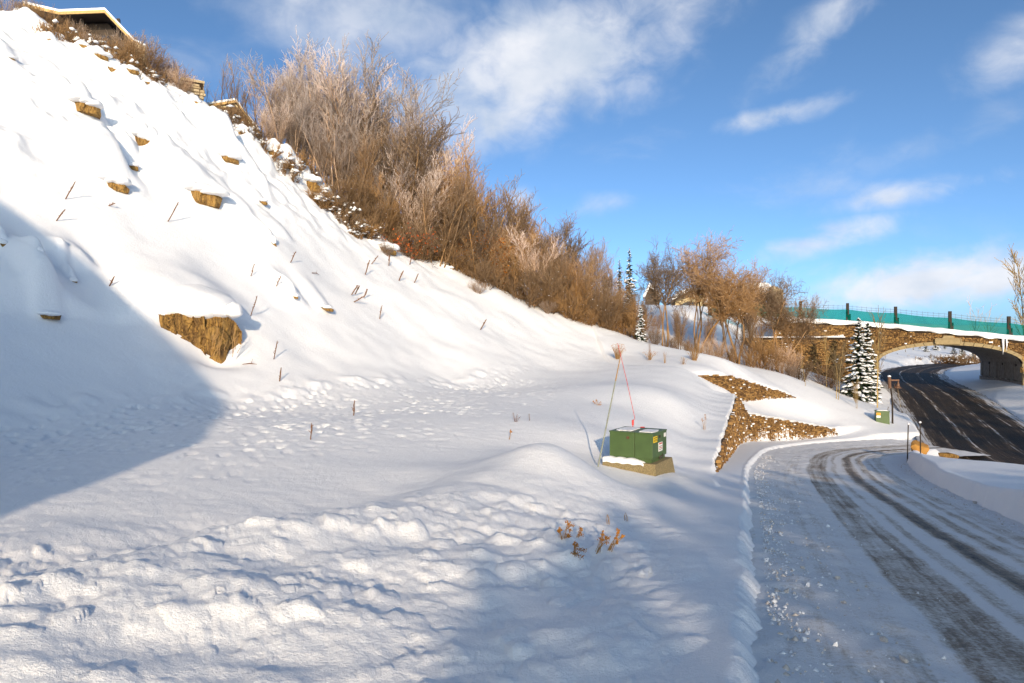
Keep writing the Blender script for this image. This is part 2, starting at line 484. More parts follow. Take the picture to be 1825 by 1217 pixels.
# ------------------------------------------------------------------ mesh helpers
class MB:
    """Collects faces of ONE mesh object."""

    def __init__(self):
        self.v, self.f, self.m, self.t = [], [], [], []

    def add(self, verts, faces, mat=0, tone=0.5):
        o = len(self.v)
        self.v.extend([tuple(map(float, p)) for p in verts])
        self.t.extend([tone] * len(verts))
        for f in faces:
            self.f.append(tuple(i + o for i in f))
            self.m.append(mat)

    def box(self, c, s, rot=0.0, mat=0, tone=0.5, taper=1.0, axes=None):
        hx, hy, hz = s[0] / 2, s[1] / 2, s[2] / 2
        pts = []
        if axes is None:
            ca, sa = math.cos(rot), math.sin(rot)
            axes = ((ca, sa, 0), (-sa, ca, 0), (0, 0, 1))
        X, Y, Z = (np.array(a, float) for a in axes)
        c = np.array(c, float)
        for dz in (-1, 1):
            k = taper if dz > 0 else 1.0
            for dx, dy in ((-1, -1), (1, -1), (1, 1), (-1, 1)):
                pts.append(c + X * dx * hx * k + Y * dy * hy * k + Z * dz * hz)
        self.add(pts, [(3, 2, 1, 0), (4, 5, 6, 7), (0, 1, 5, 4), (1, 2, 6, 5), (2, 3, 7, 6), (3, 0, 4, 7)], mat, tone)

    def tube(self, pts, radii, n=6, mat=0, tone=0.5, caps=True):
        P = [np.array(p, float) for p in pts]
        if isinstance(radii, (int, float)):
            radii = [radii] * len(P)
        o = len(self.v)
        ref = np.array([0.3, 0.9, 0.2])
        for i, p in enumerate(P):
            d = P[min(i + 1, len(P) - 1)] - P[max(i - 1, 0)]
            d = d / (np.linalg.norm(d) + 1e-9)
            a = np.cross(d, ref)
            if np.linalg.norm(a) < 0.1:
                a = np.cross(d, np.array([1.0, 0, 0]))
            a = a / np.linalg.norm(a)
            b = np.cross(d, a)
            for k in range(n):
                an = 2 * math.pi * k / n
                self.v.append(tuple(p + (a * math.cos(an) + b * math.sin(an)) * radii[i]))
                self.t.append(tone)
        for i in range(len(P) - 1):
            for k in range(n):
                k2 = (k + 1) % n
                self.f.append((o + i * n + k, o + i * n + k2, o + (i + 1) * n + k2, o + (i + 1) * n + k))
                self.m.append(mat)
        if caps:
            self.f.append(tuple(o + k for k in range(n))[::-1])
            self.f.append(tuple(o + (len(P) - 1) * n + k for k in range(n)))
            self.m.extend([mat, mat])

    def prism(self, prof, back, mat=0, tone=0.5):
        """Closed outline prof (3D points) pushed along the vector back."""
        n = len(prof)
        A = [np.array(p, float) for p in prof]
        B = [p + np.array(back, float) for p in A]
        faces = [tuple(range(n)), tuple(range(2 * n - 1, n - 1, -1))]
        for i in range(n):
            j = (i + 1) % n
            faces.append((j, i, n + i, n + j))
        self.add(A + B, faces, mat, tone)

    def build(self, name, mats, parent=None, smooth=False):
        me = bpy.data.meshes.new(name)
        me.from_pydata(self.v, [], self.f)
        if not isinstance(mats, (list, tuple)):
            mats = [mats]
        for mt in mats:
            me.materials.append(mt)
        me.polygons.foreach_set('material_index', self.m)
        a = me.attributes.new('tone', 'FLOAT', 'POINT')
        a.data.foreach_set('value', self.t)
        if smooth:
            me.polygons.foreach_set('use_smooth', [True] * len(self.f))
        me.update()
        return link(name, me, parent)


def link(name, me, parent=None):
    o = bpy.data.objects.new(name, me)
    COL.objects.link(o)
    if parent is not None:
        o.parent = parent
    return o


def mesh_np(name, V, F, mats, smooth=False, tone=None, matidx=None):
    """V (n,3), F (m,3 or 4) -> mesh data, written in bulk."""
    me = bpy.data.meshes.new(name)
    V = np.asarray(V, np.float32)
    F = np.asarray(F, np.int32)
    k = F.shape[1]
    me.vertices.add(len(V))
    me.vertices.foreach_set('co', V.ravel())
    me.loops.add(F.size)
    me.loops.foreach_set('vertex_index', F.ravel())
    me.polygons.add(len(F))
    me.polygons.foreach_set('loop_start', np.arange(len(F), dtype=np.int32) * k)
    me.polygons.foreach_set('loop_total', np.full(len(F), k, np.int32))
    if smooth:
        me.polygons.foreach_set('use_smooth', np.ones(len(F), bool))
    if not isinstance(mats, (list, tuple)):
        mats = [mats]
    for mt in mats:
        me.materials.append(mt)
    if matidx is not None:
        me.polygons.foreach_set('material_index', np.asarray(matidx, np.int32))
    if tone is not None:
        a = me.attributes.new('tone', 'FLOAT', 'POINT')
        a.data.foreach_set('value', np.asarray(tone, np.float32))
    me.update(calc_edges=True)
    me.validate()
    return me


def empty(name, loc, label=None, cat=None, group=None, rotz=0.0):
    o = bpy.data.objects.new(name, None)
    o.empty_display_size = 0.2
    o.location = tuple(map(float, loc))
    o.rotation_euler = (0, 0, rotz)
    COL.objects.link(o)
    if label:
        tag(o, label, cat, group)
    return o


def tag(o, label, cat, group=None):
    o['label'] = label
    o['category'] = cat
    if group:
        o['group'] = group
    return o


def copy_tree(root, loc, rotz, scale, label=None, group=None, cat=None):
    r = root.copy()
    COL.objects.link(r)
    r.location = tuple(map(float, loc))
    r.rotation_euler = (0, 0, rotz)
    r.scale = scale if isinstance(scale, (tuple, list)) else (scale, scale, scale)
    for k in ('label', 'group', 'category'):
        if k in r:
            del r[k]
    if label:
        tag(r, label, cat, group)
    for ch in root.children:
        c = ch.copy()
        COL.objects.link(c)
        c.parent = r
        for g in ch.children:
            d = g.copy()
            COL.objects.link(d)
            d.parent = c
    return r


# ------------------------------------------------------------------ materials
def mat_nodes(name):
    m = bpy.data.materials.new(name)
    m.use_nodes = True
    nt = m.node_tree
    b = nt.nodes['Principled BSDF']
    return m, nt, b


def nd(nt, kind, inp=None, **kw):
    n = nt.nodes.new(kind)
    for k, v in kw.items():
        setattr(n, k, v)
    for k, v in (inp or {}).items():
        if hasattr(v, 'is_output'):
            nt.links.new(v, n.inputs[k])
        else:
            n.inputs[k].default_value = v
    return n


def ramp(nt, fac, stops):
    r = nt.nodes.new('ShaderNodeValToRGB')
    nt.links.new(fac, r.inputs[0])
    e = r.color_ramp.elements
    while len(e) < len(stops):
        e.new(0.5)
    for el, (p, c) in zip(e, stops):
        el.position = p
        el.color = c if len(c) == 4 else (*c, 1)
    return r.outputs[0]


def mmath(nt, op, a, b=None, clamp=False):
    n = nt.nodes.new('ShaderNodeMath')
    n.operation = op
    n.use_clamp = clamp
    for i, v in enumerate((a, b)):
        if v is None:
            continue
        if isinstance(v, (int, float)):
            n.inputs[i].default_value = v
        else:
            nt.links.new(v, n.inputs[i])
    return n.outputs[0]


def mmix(nt, fac, a, b, blend='MIX'):
    n = nt.nodes.new('ShaderNodeMix')
    n.data_type = 'RGBA'
    n.blend_type = blend
    for i, v in ((0, fac), (6, a), (7, b)):
        if hasattr(v, 'is_output'):
            nt.links.new(v, n.inputs[i])
        elif i == 0:
            n.inputs[i].default_value = v
        else:
            n.inputs[i].default_value = v if len(v) == 4 else (*v, 1)
    return n.outputs[2]


def bump(nt, b, height, strength, dist):
    n = nd(nt, 'ShaderNodeBump', {'Strength': strength, 'Distance': dist, 'Height': height})
    nt.links.new(n.outputs[0], b.inputs['Normal'])
    return n


def coords(nt, kind='Object'):
    return nt.nodes.new('ShaderNodeTexCoord').outputs[kind]


def snow_material():
    m, nt, b = mat_nodes('snow')
    g = nd(nt, 'ShaderNodeNewGeometry').outputs['Position']
    n1 = nd(nt, 'ShaderNodeTexNoise', {'Vector': g, 'Scale': 38.0, 'Detail': 5.0, 'Roughness': 0.65})
    n2 = nd(nt, 'ShaderNodeTexNoise', {'Vector': g, 'Scale': 0.9, 'Detail': 4.0, 'Roughness': 0.55})
    col = mmix(nt, n2.outputs[0], (0.83, 0.84, 0.865), (0.90, 0.90, 0.905))
    nt.links.new(col, b.inputs['Base Color'])
    b.inputs['Roughness'].default_value = 0.55
    b.inputs['Specular IOR Level'].default_value = 0.25
    n3 = nd(nt, 'ShaderNodeTexNoise', {'Vector': g, 'Scale': 9.0, 'Detail': 6.0, 'Roughness': 0.7})
    h = mmath(nt, 'ADD', mmath(nt, 'MULTIPLY', n1.outputs[0], 0.014), mmath(nt, 'ADD', mmath(nt, 'MULTIPLY', n2.outputs[0], 0.03), mmath(nt, 'MULTIPLY', n3.outputs[0], 0.02)))
    bump(nt, b, h, 0.85, 1.0)
    return m


def stone_material(name, dark, mid, light, scale=1.0):
    m, nt, b = mat_nodes(name)
    a = nd(nt, 'ShaderNodeAttribute', attribute_name='tone').outputs['Fac']
    g = nd(nt, 'ShaderNodeNewGeometry').outputs['Position']
    n1 = nd(nt, 'ShaderNodeTexNoise', {'Vector': g, 'Scale': 9.0 * scale, 'Detail': 6.0, 'Roughness': 0.65})
    f = mmath(nt, 'ADD', mmath(nt, 'MULTIPLY', a, 0.75), mmath(nt, 'MULTIPLY', n1.outputs[0], 0.35))
    nt.links.new(ramp(nt, f, [(0.12, dark), (0.5, mid), (0.95, light)]), b.inputs['Base Color'])
    b.inputs['Roughness'].default_value = 0.85
    bump(nt, b, n1.outputs[0], 0.5, 0.03)
    return m


def rock_material():
    m, nt, b = mat_nodes('ochre_rock')
    c = coords(nt)
    mp = nd(nt, 'ShaderNodeMapping', {'Vector': c, 'Rotation': (0.15, 0.35, 0.3), 'Scale': (2.6, 1.2, 0.55)})
    n1 = nd(nt, 'ShaderNodeTexNoise', {'Vector': mp.outputs[0], 'Scale': 1.5, 'Detail': 9.0, 'Roughness': 0.66, 'Distortion': 1.2})
    n2 = nd(nt, 'ShaderNodeTexNoise', {'Vector': c, 'Scale': 11.0, 'Detail': 6.0, 'Roughness': 0.65})
    n3 = nd(nt, 'ShaderNodeTexNoise', {'Vector': mp.outputs[0], 'Scale': 2.2, 'Detail': 3.0, 'Distortion': 2.5})
    base = ramp(nt, n1.outputs[0], [(0.30, (0.05, 0.028, 0.012)), (0.43, (0.20, 0.112, 0.038)), (0.55, (0.43, 0.25, 0.066)), (0.74, (0.28, 0.185, 0.09))])
    crack = mmath(nt, 'MULTIPLY', mmath(nt, 'ABSOLUTE', mmath(nt, 'SUBTRACT', n3.outputs[0], 0.5)), 34.0, clamp=True)
    base = mmix(nt, crack, (0.03, 0.017, 0.008), base)
    base = mmix(nt, mmath(nt, 'MULTIPLY', n2.outputs[0], 0.45), base, (0.15, 0.085, 0.035))
    nt.links.new(base, b.inputs['Base Color'])
    b.inputs['Roughness'].default_value = 0.85
    b.inputs['Specular IOR Level'].default_value = 0.2
    h = mmath(nt, 'ADD', mmath(nt, 'MULTIPLY', n1.outputs[0], 0.22), mmath(nt, 'ADD', mmath(nt, 'MULTIPLY', crack, 0.05), mmath(nt, 'MULTIPLY', n2.outputs[0], 0.05)))
    bump(nt, b, h, 0.65, 1.0)
    return m


def plain(name, col, rough=0.6, noise=0.25, scale=8.0, metal=0.0, spec=0.4, bumpd=0.01):
    m, nt, b = mat_nodes(name)
    c = coords(nt)
    n1 = nd(nt, 'ShaderNodeTexNoise', {'Vector': c, 'Scale': scale, 'Detail': 6.0, 'Roughness': 0.6})
    d = tuple(v * (1 - noise) for v in col)
    l = tuple(min(1, v * (1 + noise)) for v in col)
    nt.links.new(ramp(nt, n1.outputs[0], [(0.3, d), (0.7, l)]), b.inputs['Base Color'])
    b.inputs['Roughness'].default_value = rough
    b.inputs['Metallic'].default_value = metal
    b.inputs['Specular IOR Level'].default_value = spec
    if bumpd:
        bump(nt, b, n1.outputs[0], 0.4, bumpd)
    return m


def twig_material(name, bark, twig, frost):
    m, nt, b = mat_nodes(name)
    a = nd(nt, 'ShaderNodeAttribute', attribute_name='tone').outputs['Fac']
    oi = nd(nt, 'ShaderNodeObjectInfo').outputs['Random']
    c = coords(nt)
    n1 = nd(nt, 'ShaderNodeTexNoise', {'Vector': c, 'Scale': 1.6, 'Detail': 4.0})
    col = ramp(nt, a, [(0.0, bark), (0.45, twig), (1.0, frost)])
    col = mmix(nt, n1.outputs[0], col, mmix(nt, 0.5, col, bark))
    hsv = nd(nt, 'ShaderNodeHueSaturation', {'Color': col, 'Value': mmath(nt, 'ADD', mmath(nt, 'MULTIPLY', oi, 0.85), 0.55),
                                             'Saturation': mmath(nt, 'ADD', mmath(nt, 'MULTIPLY', oi, 0.3), 0.85)})
    nt.links.new(hsv.outputs[0], b.inputs['Base Color'])
    b.inputs['Roughness'].default_value = 0.9
    b.inputs['Specular IOR Level'].default_value = 0.1
    return m


def leaf_material(name, c1, c2):
    m, nt, b = mat_nodes(name)
    a = nd(nt, 'ShaderNodeAttribute', attribute_name='tone').outputs['Fac']
    nt.links.new(ramp(nt, a, [(0.0, c1), (1.0, c2)]), b.inputs['Base Color'])
    b.inputs['Roughness'].default_value = 0.8
    b.inputs['Specular IOR Level'].default_value = 0.15
    return m


def road_material(name, kind):
    m, nt, b = mat_nodes(name)
    uv = nd(nt, 'ShaderNodeUVMap', uv_map='lane').outputs[0]
    sep = nd(nt, 'ShaderNodeSeparateXYZ', {'Vector': uv})
    u, v = sep.outputs[0], sep.outputs[1]           # metres across, metres along
    g = nd(nt, 'ShaderNodeNewGeometry').outputs['Position']
    st = nd(nt, 'ShaderNodeCombineXYZ', {'X': mmath(nt, 'MULTIPLY', u, 1.6), 'Y': mmath(nt, 'MULTIPLY', v, 0.05)})
    streak = nd(nt, 'ShaderNodeTexNoise', {'Vector': st.outputs[0], 'Scale': 5.0, 'Detail': 7.0, 'Roughness': 0.6}).outputs[0]
    st2 = nd(nt, 'ShaderNodeCombineXYZ', {'X': u, 'Y': mmath(nt, 'MULTIPLY', v, 0.16)})
    streak2 = nd(nt, 'ShaderNodeTexNoise', {'Vector': st2.outputs[0], 'Scale': 2.2, 'Detail': 6.0, 'Roughness': 0.6}).outputs[0]
    patch = nd(nt, 'ShaderNodeTexNoise', {'Vector': g, 'Scale': 1.5, 'Detail': 8.0, 'Roughness': 0.7}).outputs[0]
    grit = nd(nt, 'ShaderNodeTexNoise', {'Vector': g, 'Scale': 24.0, 'Detail': 6.0, 'Roughness': 0.75}).outputs[0]
    wob = mmath(nt, 'ADD', u, mmath(nt, 'MULTIPLY', mmath(nt, 'SUBTRACT', streak2, 0.5), 0.16))

    def band(c, w, soft):
        d = mmath(nt, 'ABSOLUTE', mmath(nt, 'SUBTRACT', wob, c))
        mr = nd(nt, 'ShaderNodeMapRange', {'Value': d, 'From Min': w + soft, 'From Max': max(w - soft, 0.0), 'To Min': 0.0, 'To Max': 1.0}, interpolation_type='SMOOTHSTEP')
        return mr.outputs[0]
    if kind == 'side':
        bands = [(-0.50, 0.30, 0.05, 0.60), (-0.38, 0.06, 0.04, 0.80), (0.02, 0.08, 0.06, 0.45), (0.52, 0.15, 0.14, 1.15), (0.98, 0.12, 0.06, 0.62), (1.32, 0.07, 0.05, 0.5), (1.62, 0.16, 0.10, 0.45), (-1.35, 0.30, 0.28, 0.20)]
        snowc, slush, asph = (0.76, 0.755, 0.76), (0.29, 0.235, 0.185), (0.040, 0.038, 0.038)
    else:
        bands = [(-1.7, 0.50, 0.25, 0.78), (0.0, 0.9, 0.5, 0.50), (1.6, 0.55, 0.25, 0.75), (-0.6, 0.3, 0.3, 0.66), (2.5, 0.35, 0.3, 0.42), (-2.6, 0.45, 0.3, 0.48)]
        snowc, slush, asph = (0.55, 0.55, 0.57), (0.15, 0.115, 0.09), (0.019, 0.0155, 0.013)
    tot = None
    for c, w, s, k in bands:
        x = mmath(nt, 'MULTIPLY', band(c, w, s), k)
        tot = x if tot is None else mmath(nt, 'MAXIMUM', tot, x)
    if kind == 'side':
        tot = mmath(nt, 'MULTIPLY', tot, mmath(nt, 'ADD', mmath(nt, 'MULTIPLY', streak2, 0.9), 0.5))
        wear = mmath(nt, 'ADD', mmath(nt, 'MULTIPLY', tot, 0.72), mmath(nt, 'MULTIPLY', mmath(nt, 'SUBTRACT', streak, 0.5), 1.0))
        wear = mmath(nt, 'ADD', wear, mmath(nt, 'MULTIPLY', mmath(nt, 'SUBTRACT', patch, 0.5), 0.95))
        wear = mmath(nt, 'ADD', wear, mmath(nt, 'MULTIPLY', mmath(nt, 'SUBTRACT', grit, 0.55), 0.95))
        col = ramp(nt, wear, [(0.05, snowc), (0.30, (0.58, 0.545, 0.505)), (0.56, slush), (0.80, (0.15, 0.13, 0.115)), (1.0, asph)])
    else:
        wear = mmath(nt, 'ADD', tot, mmath(nt, 'MULTIPLY', mmath(nt, 'SUBTRACT', streak, 0.5), 1.7))
        wear = mmath(nt, 'ADD', wear, mmath(nt, 'MULTIPLY', mmath(nt, 'SUBTRACT', patch, 0.5), 0.5))
        col = ramp(nt, wear, [(0.0, snowc), (0.12, (0.28, 0.24, 0.20)), (0.26, (0.085, 0.063, 0.048)), (0.44, (0.050, 0.036, 0.026)), (0.70, asph)])
    nt.links.new(col, b.inputs['Base Color'])
    rough = mmath(nt, 'SUBTRACT', 0.80, mmath(nt, 'MULTIPLY', wear, 0.2), clamp=True)
    nt.links.new(rough, b.inputs['Roughness'])
    b.inputs['Specular IOR Level'].default_value = 0.16
    h = mmath(nt, 'ADD', mmath(nt, 'MULTIPLY', grit, 0.045), mmath(nt, 'ADD', mmath(nt, 'MULTIPLY', streak, 0.02), mmath(nt, 'MULTIPLY', wear, -0.02)))
    bump(nt, b, h, 0.7, 1.0)
    return m


def net_material():
    m, nt, b = mat_nodes('green_netting')
    nt.nodes.remove(b)
    out = nt.nodes['Material Output']
    c = coords(nt)
    n1 = nd(nt, 'ShaderNodeTexNoise', {'Vector': c, 'Scale': 1.3, 'Detail': 4.0, 'Roughness': 0.6})
    col = ramp(nt, n1.outputs[0], [(0.3, (0.0, 0.11, 0.085)), (0.7, (0.005, 0.21, 0.155))])
    df = nd(nt, 'ShaderNodeBsdfDiffuse', {'Color': col})
    tl = nd(nt, 'ShaderNodeBsdfTranslucent', {'Color': col})
    tr = nd(nt, 'ShaderNodeBsdfTransparent', {'Color': (0.25, 0.80, 0.68, 1)})
    a = nt.nodes.new('ShaderNodeMixShader')
    a.inputs[0].default_value = 0.35
    nt.links.new(df.outputs[0], a.inputs[1])
    nt.links.new(tl.outputs[0], a.inputs[2])
    k = nt.nodes.new('ShaderNodeMixShader')
    k.inputs[0].default_value = 0.5
    nt.links.new(a.outputs[0], k.inputs[1])
    nt.links.new(tr.outputs[0], k.inputs[2])
    nt.links.new(k.outputs[0], out.inputs[0])
    return m


M = {}
M['snow'] = snow_material()
M['rock'] = rock_material()
M['wall_stone'] = stone_material('wall_stone', (0.030, 0.014, 0.005), (0.185, 0.093, 0.026), (0.38, 0.22, 0.07))
M['house_stone'] = stone_material('house_stone', (0.16, 0.11, 0.06), (0.40, 0.30, 0.17), (0.58, 0.47, 0.30), 0.4)
M['mortar'] = plain('dark_joint', (0.030, 0.017, 0.008), 0.95)
M['concrete'] = plain('tan_concrete', (0.30, 0.225, 0.115), 0.8, 0.18, 5.0)
M['grey_concrete'] = plain('grey_concrete', (0.24, 0.21, 0.18), 0.85, 0.3, 3.0)
M['pad_concrete'] = plain('aggregate_concrete', (0.23, 0.18, 0.09), 0.9, 0.45, 38.0, bumpd=0.03)
M['green_paint'] = plain('green_paint', (0.066, 0.112, 0.034), 0.45, 0.14, 3.0, spec=0.5, bumpd=0.0)
M['yellow'] = plain('yellow_label', (0.75, 0.52, 0.01), 0.5, 0.05, 20, bumpd=0)
M['orange'] = plain('orange_label', (0.75, 0.30, 0.02), 0.5, 0.05, 20, bumpd=0)
M['white'] = plain('white_label', (0.75, 0.74, 0.70), 0.5, 0.05, 20, bumpd=0)
M['ink'] = plain('dark_ink', (0.05, 0.03, 0.02), 0.6, 0.1, bumpd=0)
M['red_ink'] = plain('red_ink', (0.5, 0.08, 0.04), 0.6, 0.1, bumpd=0)
M['red'] = plain('red_plastic', (0.55, 0.03, 0.03), 0.4, 0.1, bumpd=0)
M['steel'] = plain('dull_steel', (0.12, 0.10, 0.08), 0.45, 0.2, metal=0.6, bumpd=0)
M['rusty'] = plain('rusty_bronze', (0.16, 0.085, 0.05), 0.6, 0.3, 20, metal=0.3)
M['brown_post'] = plain('dark_brown_post', (0.030, 0.019, 0.012), 0.8, 0.3, 12)
M['wire'] = plain('dark_wire', (0.16, 0.17, 0.18), 0.6, 0.1, bumpd=0)
M['dark_wood'] = plain('dark_stained_wood', (0.045, 0.030, 0.020), 0.7, 0.3, 6)
M['fascia'] = plain('honey_wood', (0.52, 0.32, 0.12), 0.6, 0.2, 6)
M['shake'] = plain('brown_shingles', (0.13, 0.075, 0.035), 0.85, 0.35, 4)
M['stucco'] = plain('tan_stucco', (0.52, 0.42, 0.25), 0.85, 0.12, 4)
M['glass'] = plain('window_glass', (0.03, 0.035, 0.045), 0.08, 0.1, bumpd=0, spec=0.6)
M['stalk'] = plain('dry_stalk', (0.15, 0.065, 0.022), 0.8, 0.35, 25)
M['pale_stalk'] = plain('pale_straw', (0.34, 0.20, 0.08), 0.8, 0.25, 25)
M['flower'] = plain('dried_flower', (0.36, 0.15, 0.015), 0.8, 0.35, 30)
M['grey_pole'] = plain('grey_green_pole', (0.26, 0.28, 0.22), 0.5, 0.2, 8)
M['oak'] = twig_material('scrub_oak_twigs', (0.090, 0.053, 0.027), (0.31, 0.185, 0.088), (0.54, 0.39, 0.28))
M['frosted'] = twig_material('frosted_twigs', (0.12, 0.074, 0.042), (0.40, 0.265, 0.165), (0.76, 0.63, 0.57))
M['aspen'] = twig_material('pale_sapling', (0.34, 0.25, 0.12), (0.30, 0.20, 0.09), (0.40, 0.26, 0.12))
M['brush'] = twig_material('dry_brush', (0.080, 0.047, 0.024), (0.255, 0.150, 0.072), (0.45, 0.31, 0.19))
M['spruce'] = leaf_material('spruce_needles', (0.010, 0.020, 0.012), (0.045, 0.065, 0.026))
M['oak_leaf'] = leaf_material('orange_leaves', (0.22, 0.055, 0.010), (0.42, 0.16, 0.02))
M['red_leaf'] = leaf_material('red_leaves', (0.36, 0.05, 0.02), (0.55, 0.16, 0.03))
M['side_road'] = road_material('icy_side_road', 'side')
M['main_road'] = road_material('wet_main_road', 'main')
M['net'] = net_material()
M['chunk'] = plain('dirty_snow_lump', (0.62, 0.56, 0.50), 0.7, 0.22, 9, bumpd=0.05)
M['boulder'] = plain('orange_tan_boulder', (0.38, 0.19, 0.04), 0.8, 0.25, 3, bumpd=0.1)
# ------------------------------------------------------------------ rocks (listed first: their snow mounds shape the ground)
# photo x, bottom y, width, height of the bare face, mound height, mound length, half-width factor
ROCKS = [
    (350, 616, 150, 74, 1.15, 3.0, 'large ochre boulder with a split brown face under a thick snow cap'),
    (154, 240, 56, 24, 0.85, 2.4, 'wedge of ochre rock high on the upper left slope'),
    (257, 296, 36, 40, 0.75, 2.2, 'slanting brown rock below the tan shingled gable, left of its own blue shadow'),
    (203, 346, 56, 26, 0.95, 2.4, 'broken pile of brown rock under a long snow pillow on the left slope'),
    (362, 364, 74, 30, 0.85, 2.4, 'wide ochre and brown rock with snow lip in the middle of the upper slope'),
    (408, 301, 38, 16, 0.75, 2.2, 'small brown rock with tufts of grass under a long snow mound'),
    (10, 113, 34, 13, 0.55, 1.6, 'brown rock at the left edge of the photo, high on the slope'),
    (88, 577, 42, 13, 0.8, 2.4, 'dark shaded rock under a snow ledge inside the big blue shadow'),
    (131, 517, 15, 7, 0.35, 1.0, 'small black rock just inside the edge of the big blue shadow'),
    (4, 481, 16, 16, 0.45, 1.6, 'dark rock cut by the left edge of the photo inside the blue shadow'),
    (72, 541, 14, 5, 0.25, 1.0, 'thin dark rock chip showing in the shaded snow ledge'),
    (487, 447, 14, 22, 0.40, 1.2, 'narrow dark rock poking through snow in the middle of the slope'),
    (580, 557, 32, 11, 0.35, 1.1, 'low tan rock in two pieces on the smooth lower slope'),
    (527, 548, 11, 8, 0.30, 1.0, 'tiny tan rock tip beside the low two piece rock'),
    (687, 453, 46, 18, 0.30, 1.2, 'golden rock ledge just left of the red leafed shrub'),
    (552, 352, 40, 26, 0.55, 1.6, 'brown earth bank under the snowy brush on the slope crest'),
    (608, 377, 30, 13, 0.40, 1.2, 'dark brown rock under brush right of the brown earth bank'),
    (238, 311, 20, 12, 0.40, 1.4, 'little dark rock between the slanting rock and the broken pile'),
    (468, 368, 20, 9, 0.35, 1.2, 'small brown rock under a snow lump on the upper slope'),
    (797, 484, 22, 9, 0.35, 1.0, 'dark clod at the snow edge below the tan thicket'),
]
LEDGE = 'small dark earthy ledge showing through lumpy snow near the hill crest'
ROCKS += [(px, py, w, h, .5, 1.1, LEDGE) for px, py, w, h in [(150, 118, 26, 9), (176, 136, 34, 12), (205, 150, 30, 12), (236, 168, 26, 10), (262, 190, 14, 7), (330, 222, 14, 8), (352, 240, 16, 8), (345, 218, 12, 7),
                                                       (400, 235, 24, 9), (432, 262, 26, 10), (455, 280, 24, 9), (488, 300, 28, 11), (515, 322, 24, 12), (640, 395, 20, 9), (660, 412, 22, 9), (92, 92, 20, 8), (40, 48, 16, 7)]]
LUMPS = [  # snow mounds without bare rock: photo x, y, height, half width, length
    (180, 290, .5, 1.3, 2.4), (70, 185, .45, 1.0, 1.6), (330, 250, .4, .9, 2.6), (290, 320, .35, .8, 1.4), (460, 330, .4, .8, 1.6),
    (20, 300, .4, 1.2, 2.0), (125, 480, .45, .7, 1.2), (60, 520, .5, 1.4, 2.4), (375, 255, .45, .7, 2.2), (430, 290, .45, .7, 1.8),
    (300, 200, .4, .7, 1.5), (240, 220, .3, .8, 1.8), (500, 420, .25, .6, 1.2), (600, 420, .2, .6, 1.6), (520, 530, .35, .7, 1.2),
    (640, 400, .3, .6, 1.2), (110, 110, .4, .9, 1.5), (170, 130, .45, .8, 1.2), (230, 160, .4, .7, 1.2), (350, 215, .4, .7, 1.2),
    (540, 330, .45, .8, 1.4), (580, 350, .4, .7, 1.2), (470, 300, .4, .7, 1.4), (60, 60, .5, .9, 1.2), (400, 240, .45, .8, 1.2), (505, 300, .5, .8, 1.2), (140, 210, .4, .8, 1.4), (90, 250, .4, 1.0, 1.6), (225, 275, .35, .7, 1.2), (320, 300, .35, .8, 1.4), (420, 370, .3, .7, 1.2), (285, 265, .35, .6, 1.2),
    (190, 200, .4, .7, 1.3), (370, 300, .3, .6, 1.2), (150, 330, .3, .8, 1.3), (445, 265, .4, .7, 1.0), (260, 185, .4, .8, 1.2), (310, 225, .4, .7, 1.2),
]
rock_spots = []
for (px, py, w, h, mh, ml, lab) in ROCKS:
    g = ground_at(px, py - h * 0.35, 6)
    s = g[1] / FPX
    if px != 350:
        w, h = w * .82, h * .85
    rock_spots.append((g, w * s, h * s, mh, ml))
for g, w, h, mh, ml in rock_spots:
    c = g[:2] + UP * (0.18 + 0.15 * h)
    MOUNDS.append((c[0], c[1], mh, w * 0.68, ml, 0.28))
for (px, py, h, hw, ln) in LUMPS:
    g = ground_at(px, py, 6)
    MOUNDS.append((g[0], g[1], h * 1.7, hw, ln, 0.33))
_c = rock_spots[0][0]
HOLLOWS.append((_c[0] + 1.0, _c[1] - 0.8, 0.40, 0.6, 0.95))
MOUNDS.append((0.75, 12.9, 0.08, 1.0, 1.2, 1.2))
# hummocks of snow around the dry weeds and behind the cabinet
for (px, py, h, hw) in [(1000, 968, .05, .16), (1024, 995, .06, .14), (1068, 986, .05, .16), (1084, 931, .05, .18), (1120, 928, .05, .16)]:
    g = ground_at(px, py)
    MOUNDS.append((g[0], g[1], h, hw, hw * .9, hw * 1.2))

# ------------------------------------------------------------------ snow covered ground
def build_ground():
    th = np.concatenate([np.linspace(-180, -42, 47)[:-1], np.linspace(-41, 41, 800), np.linspace(42, 180, 47)[1:]])
    th = np.radians(th)
    r = [0.5]
    while r[-1] < 3200:
        q = r[-1]
        r.append(q * (1.012 if q < 3 else 1.0075 if q < 15 else 1.0038 if q < 46 else 1.006 if q < 72 else 1.02 if q < 140 else 1.06))
    r = np.array(r)
    R, T = np.meshgrid(r, th, indexing='ij')
    X, Y = R * np.sin(T), R * np.cos(T)
    Z = np.empty(X.shape)
    n = X.size
    xf, yf = X.ravel(), Y.ravel()
    zf = np.empty(n)
    step = 120000
    for i in range(0, n, step):
        zf[i:i + step] = H(xf[i:i + step], yf[i:i + step])
    nr, nt = X.shape
    idx = np.arange(nr * nt).reshape(nr, nt)
    F = np.stack([idx[:-1, :-1], idx[:-1, 1:], idx[1:, 1:], idx[1:, :-1]], -1).reshape(-1, 4)[:, ::-1]
    V = np.column_stack([xf, yf, zf])
    me = mesh_np('snowy_ground', V, F, M['snow'], smooth=True)
    o = link('snowy_ground', me)
    o['kind'] = 'structure'
    return o


build_ground()


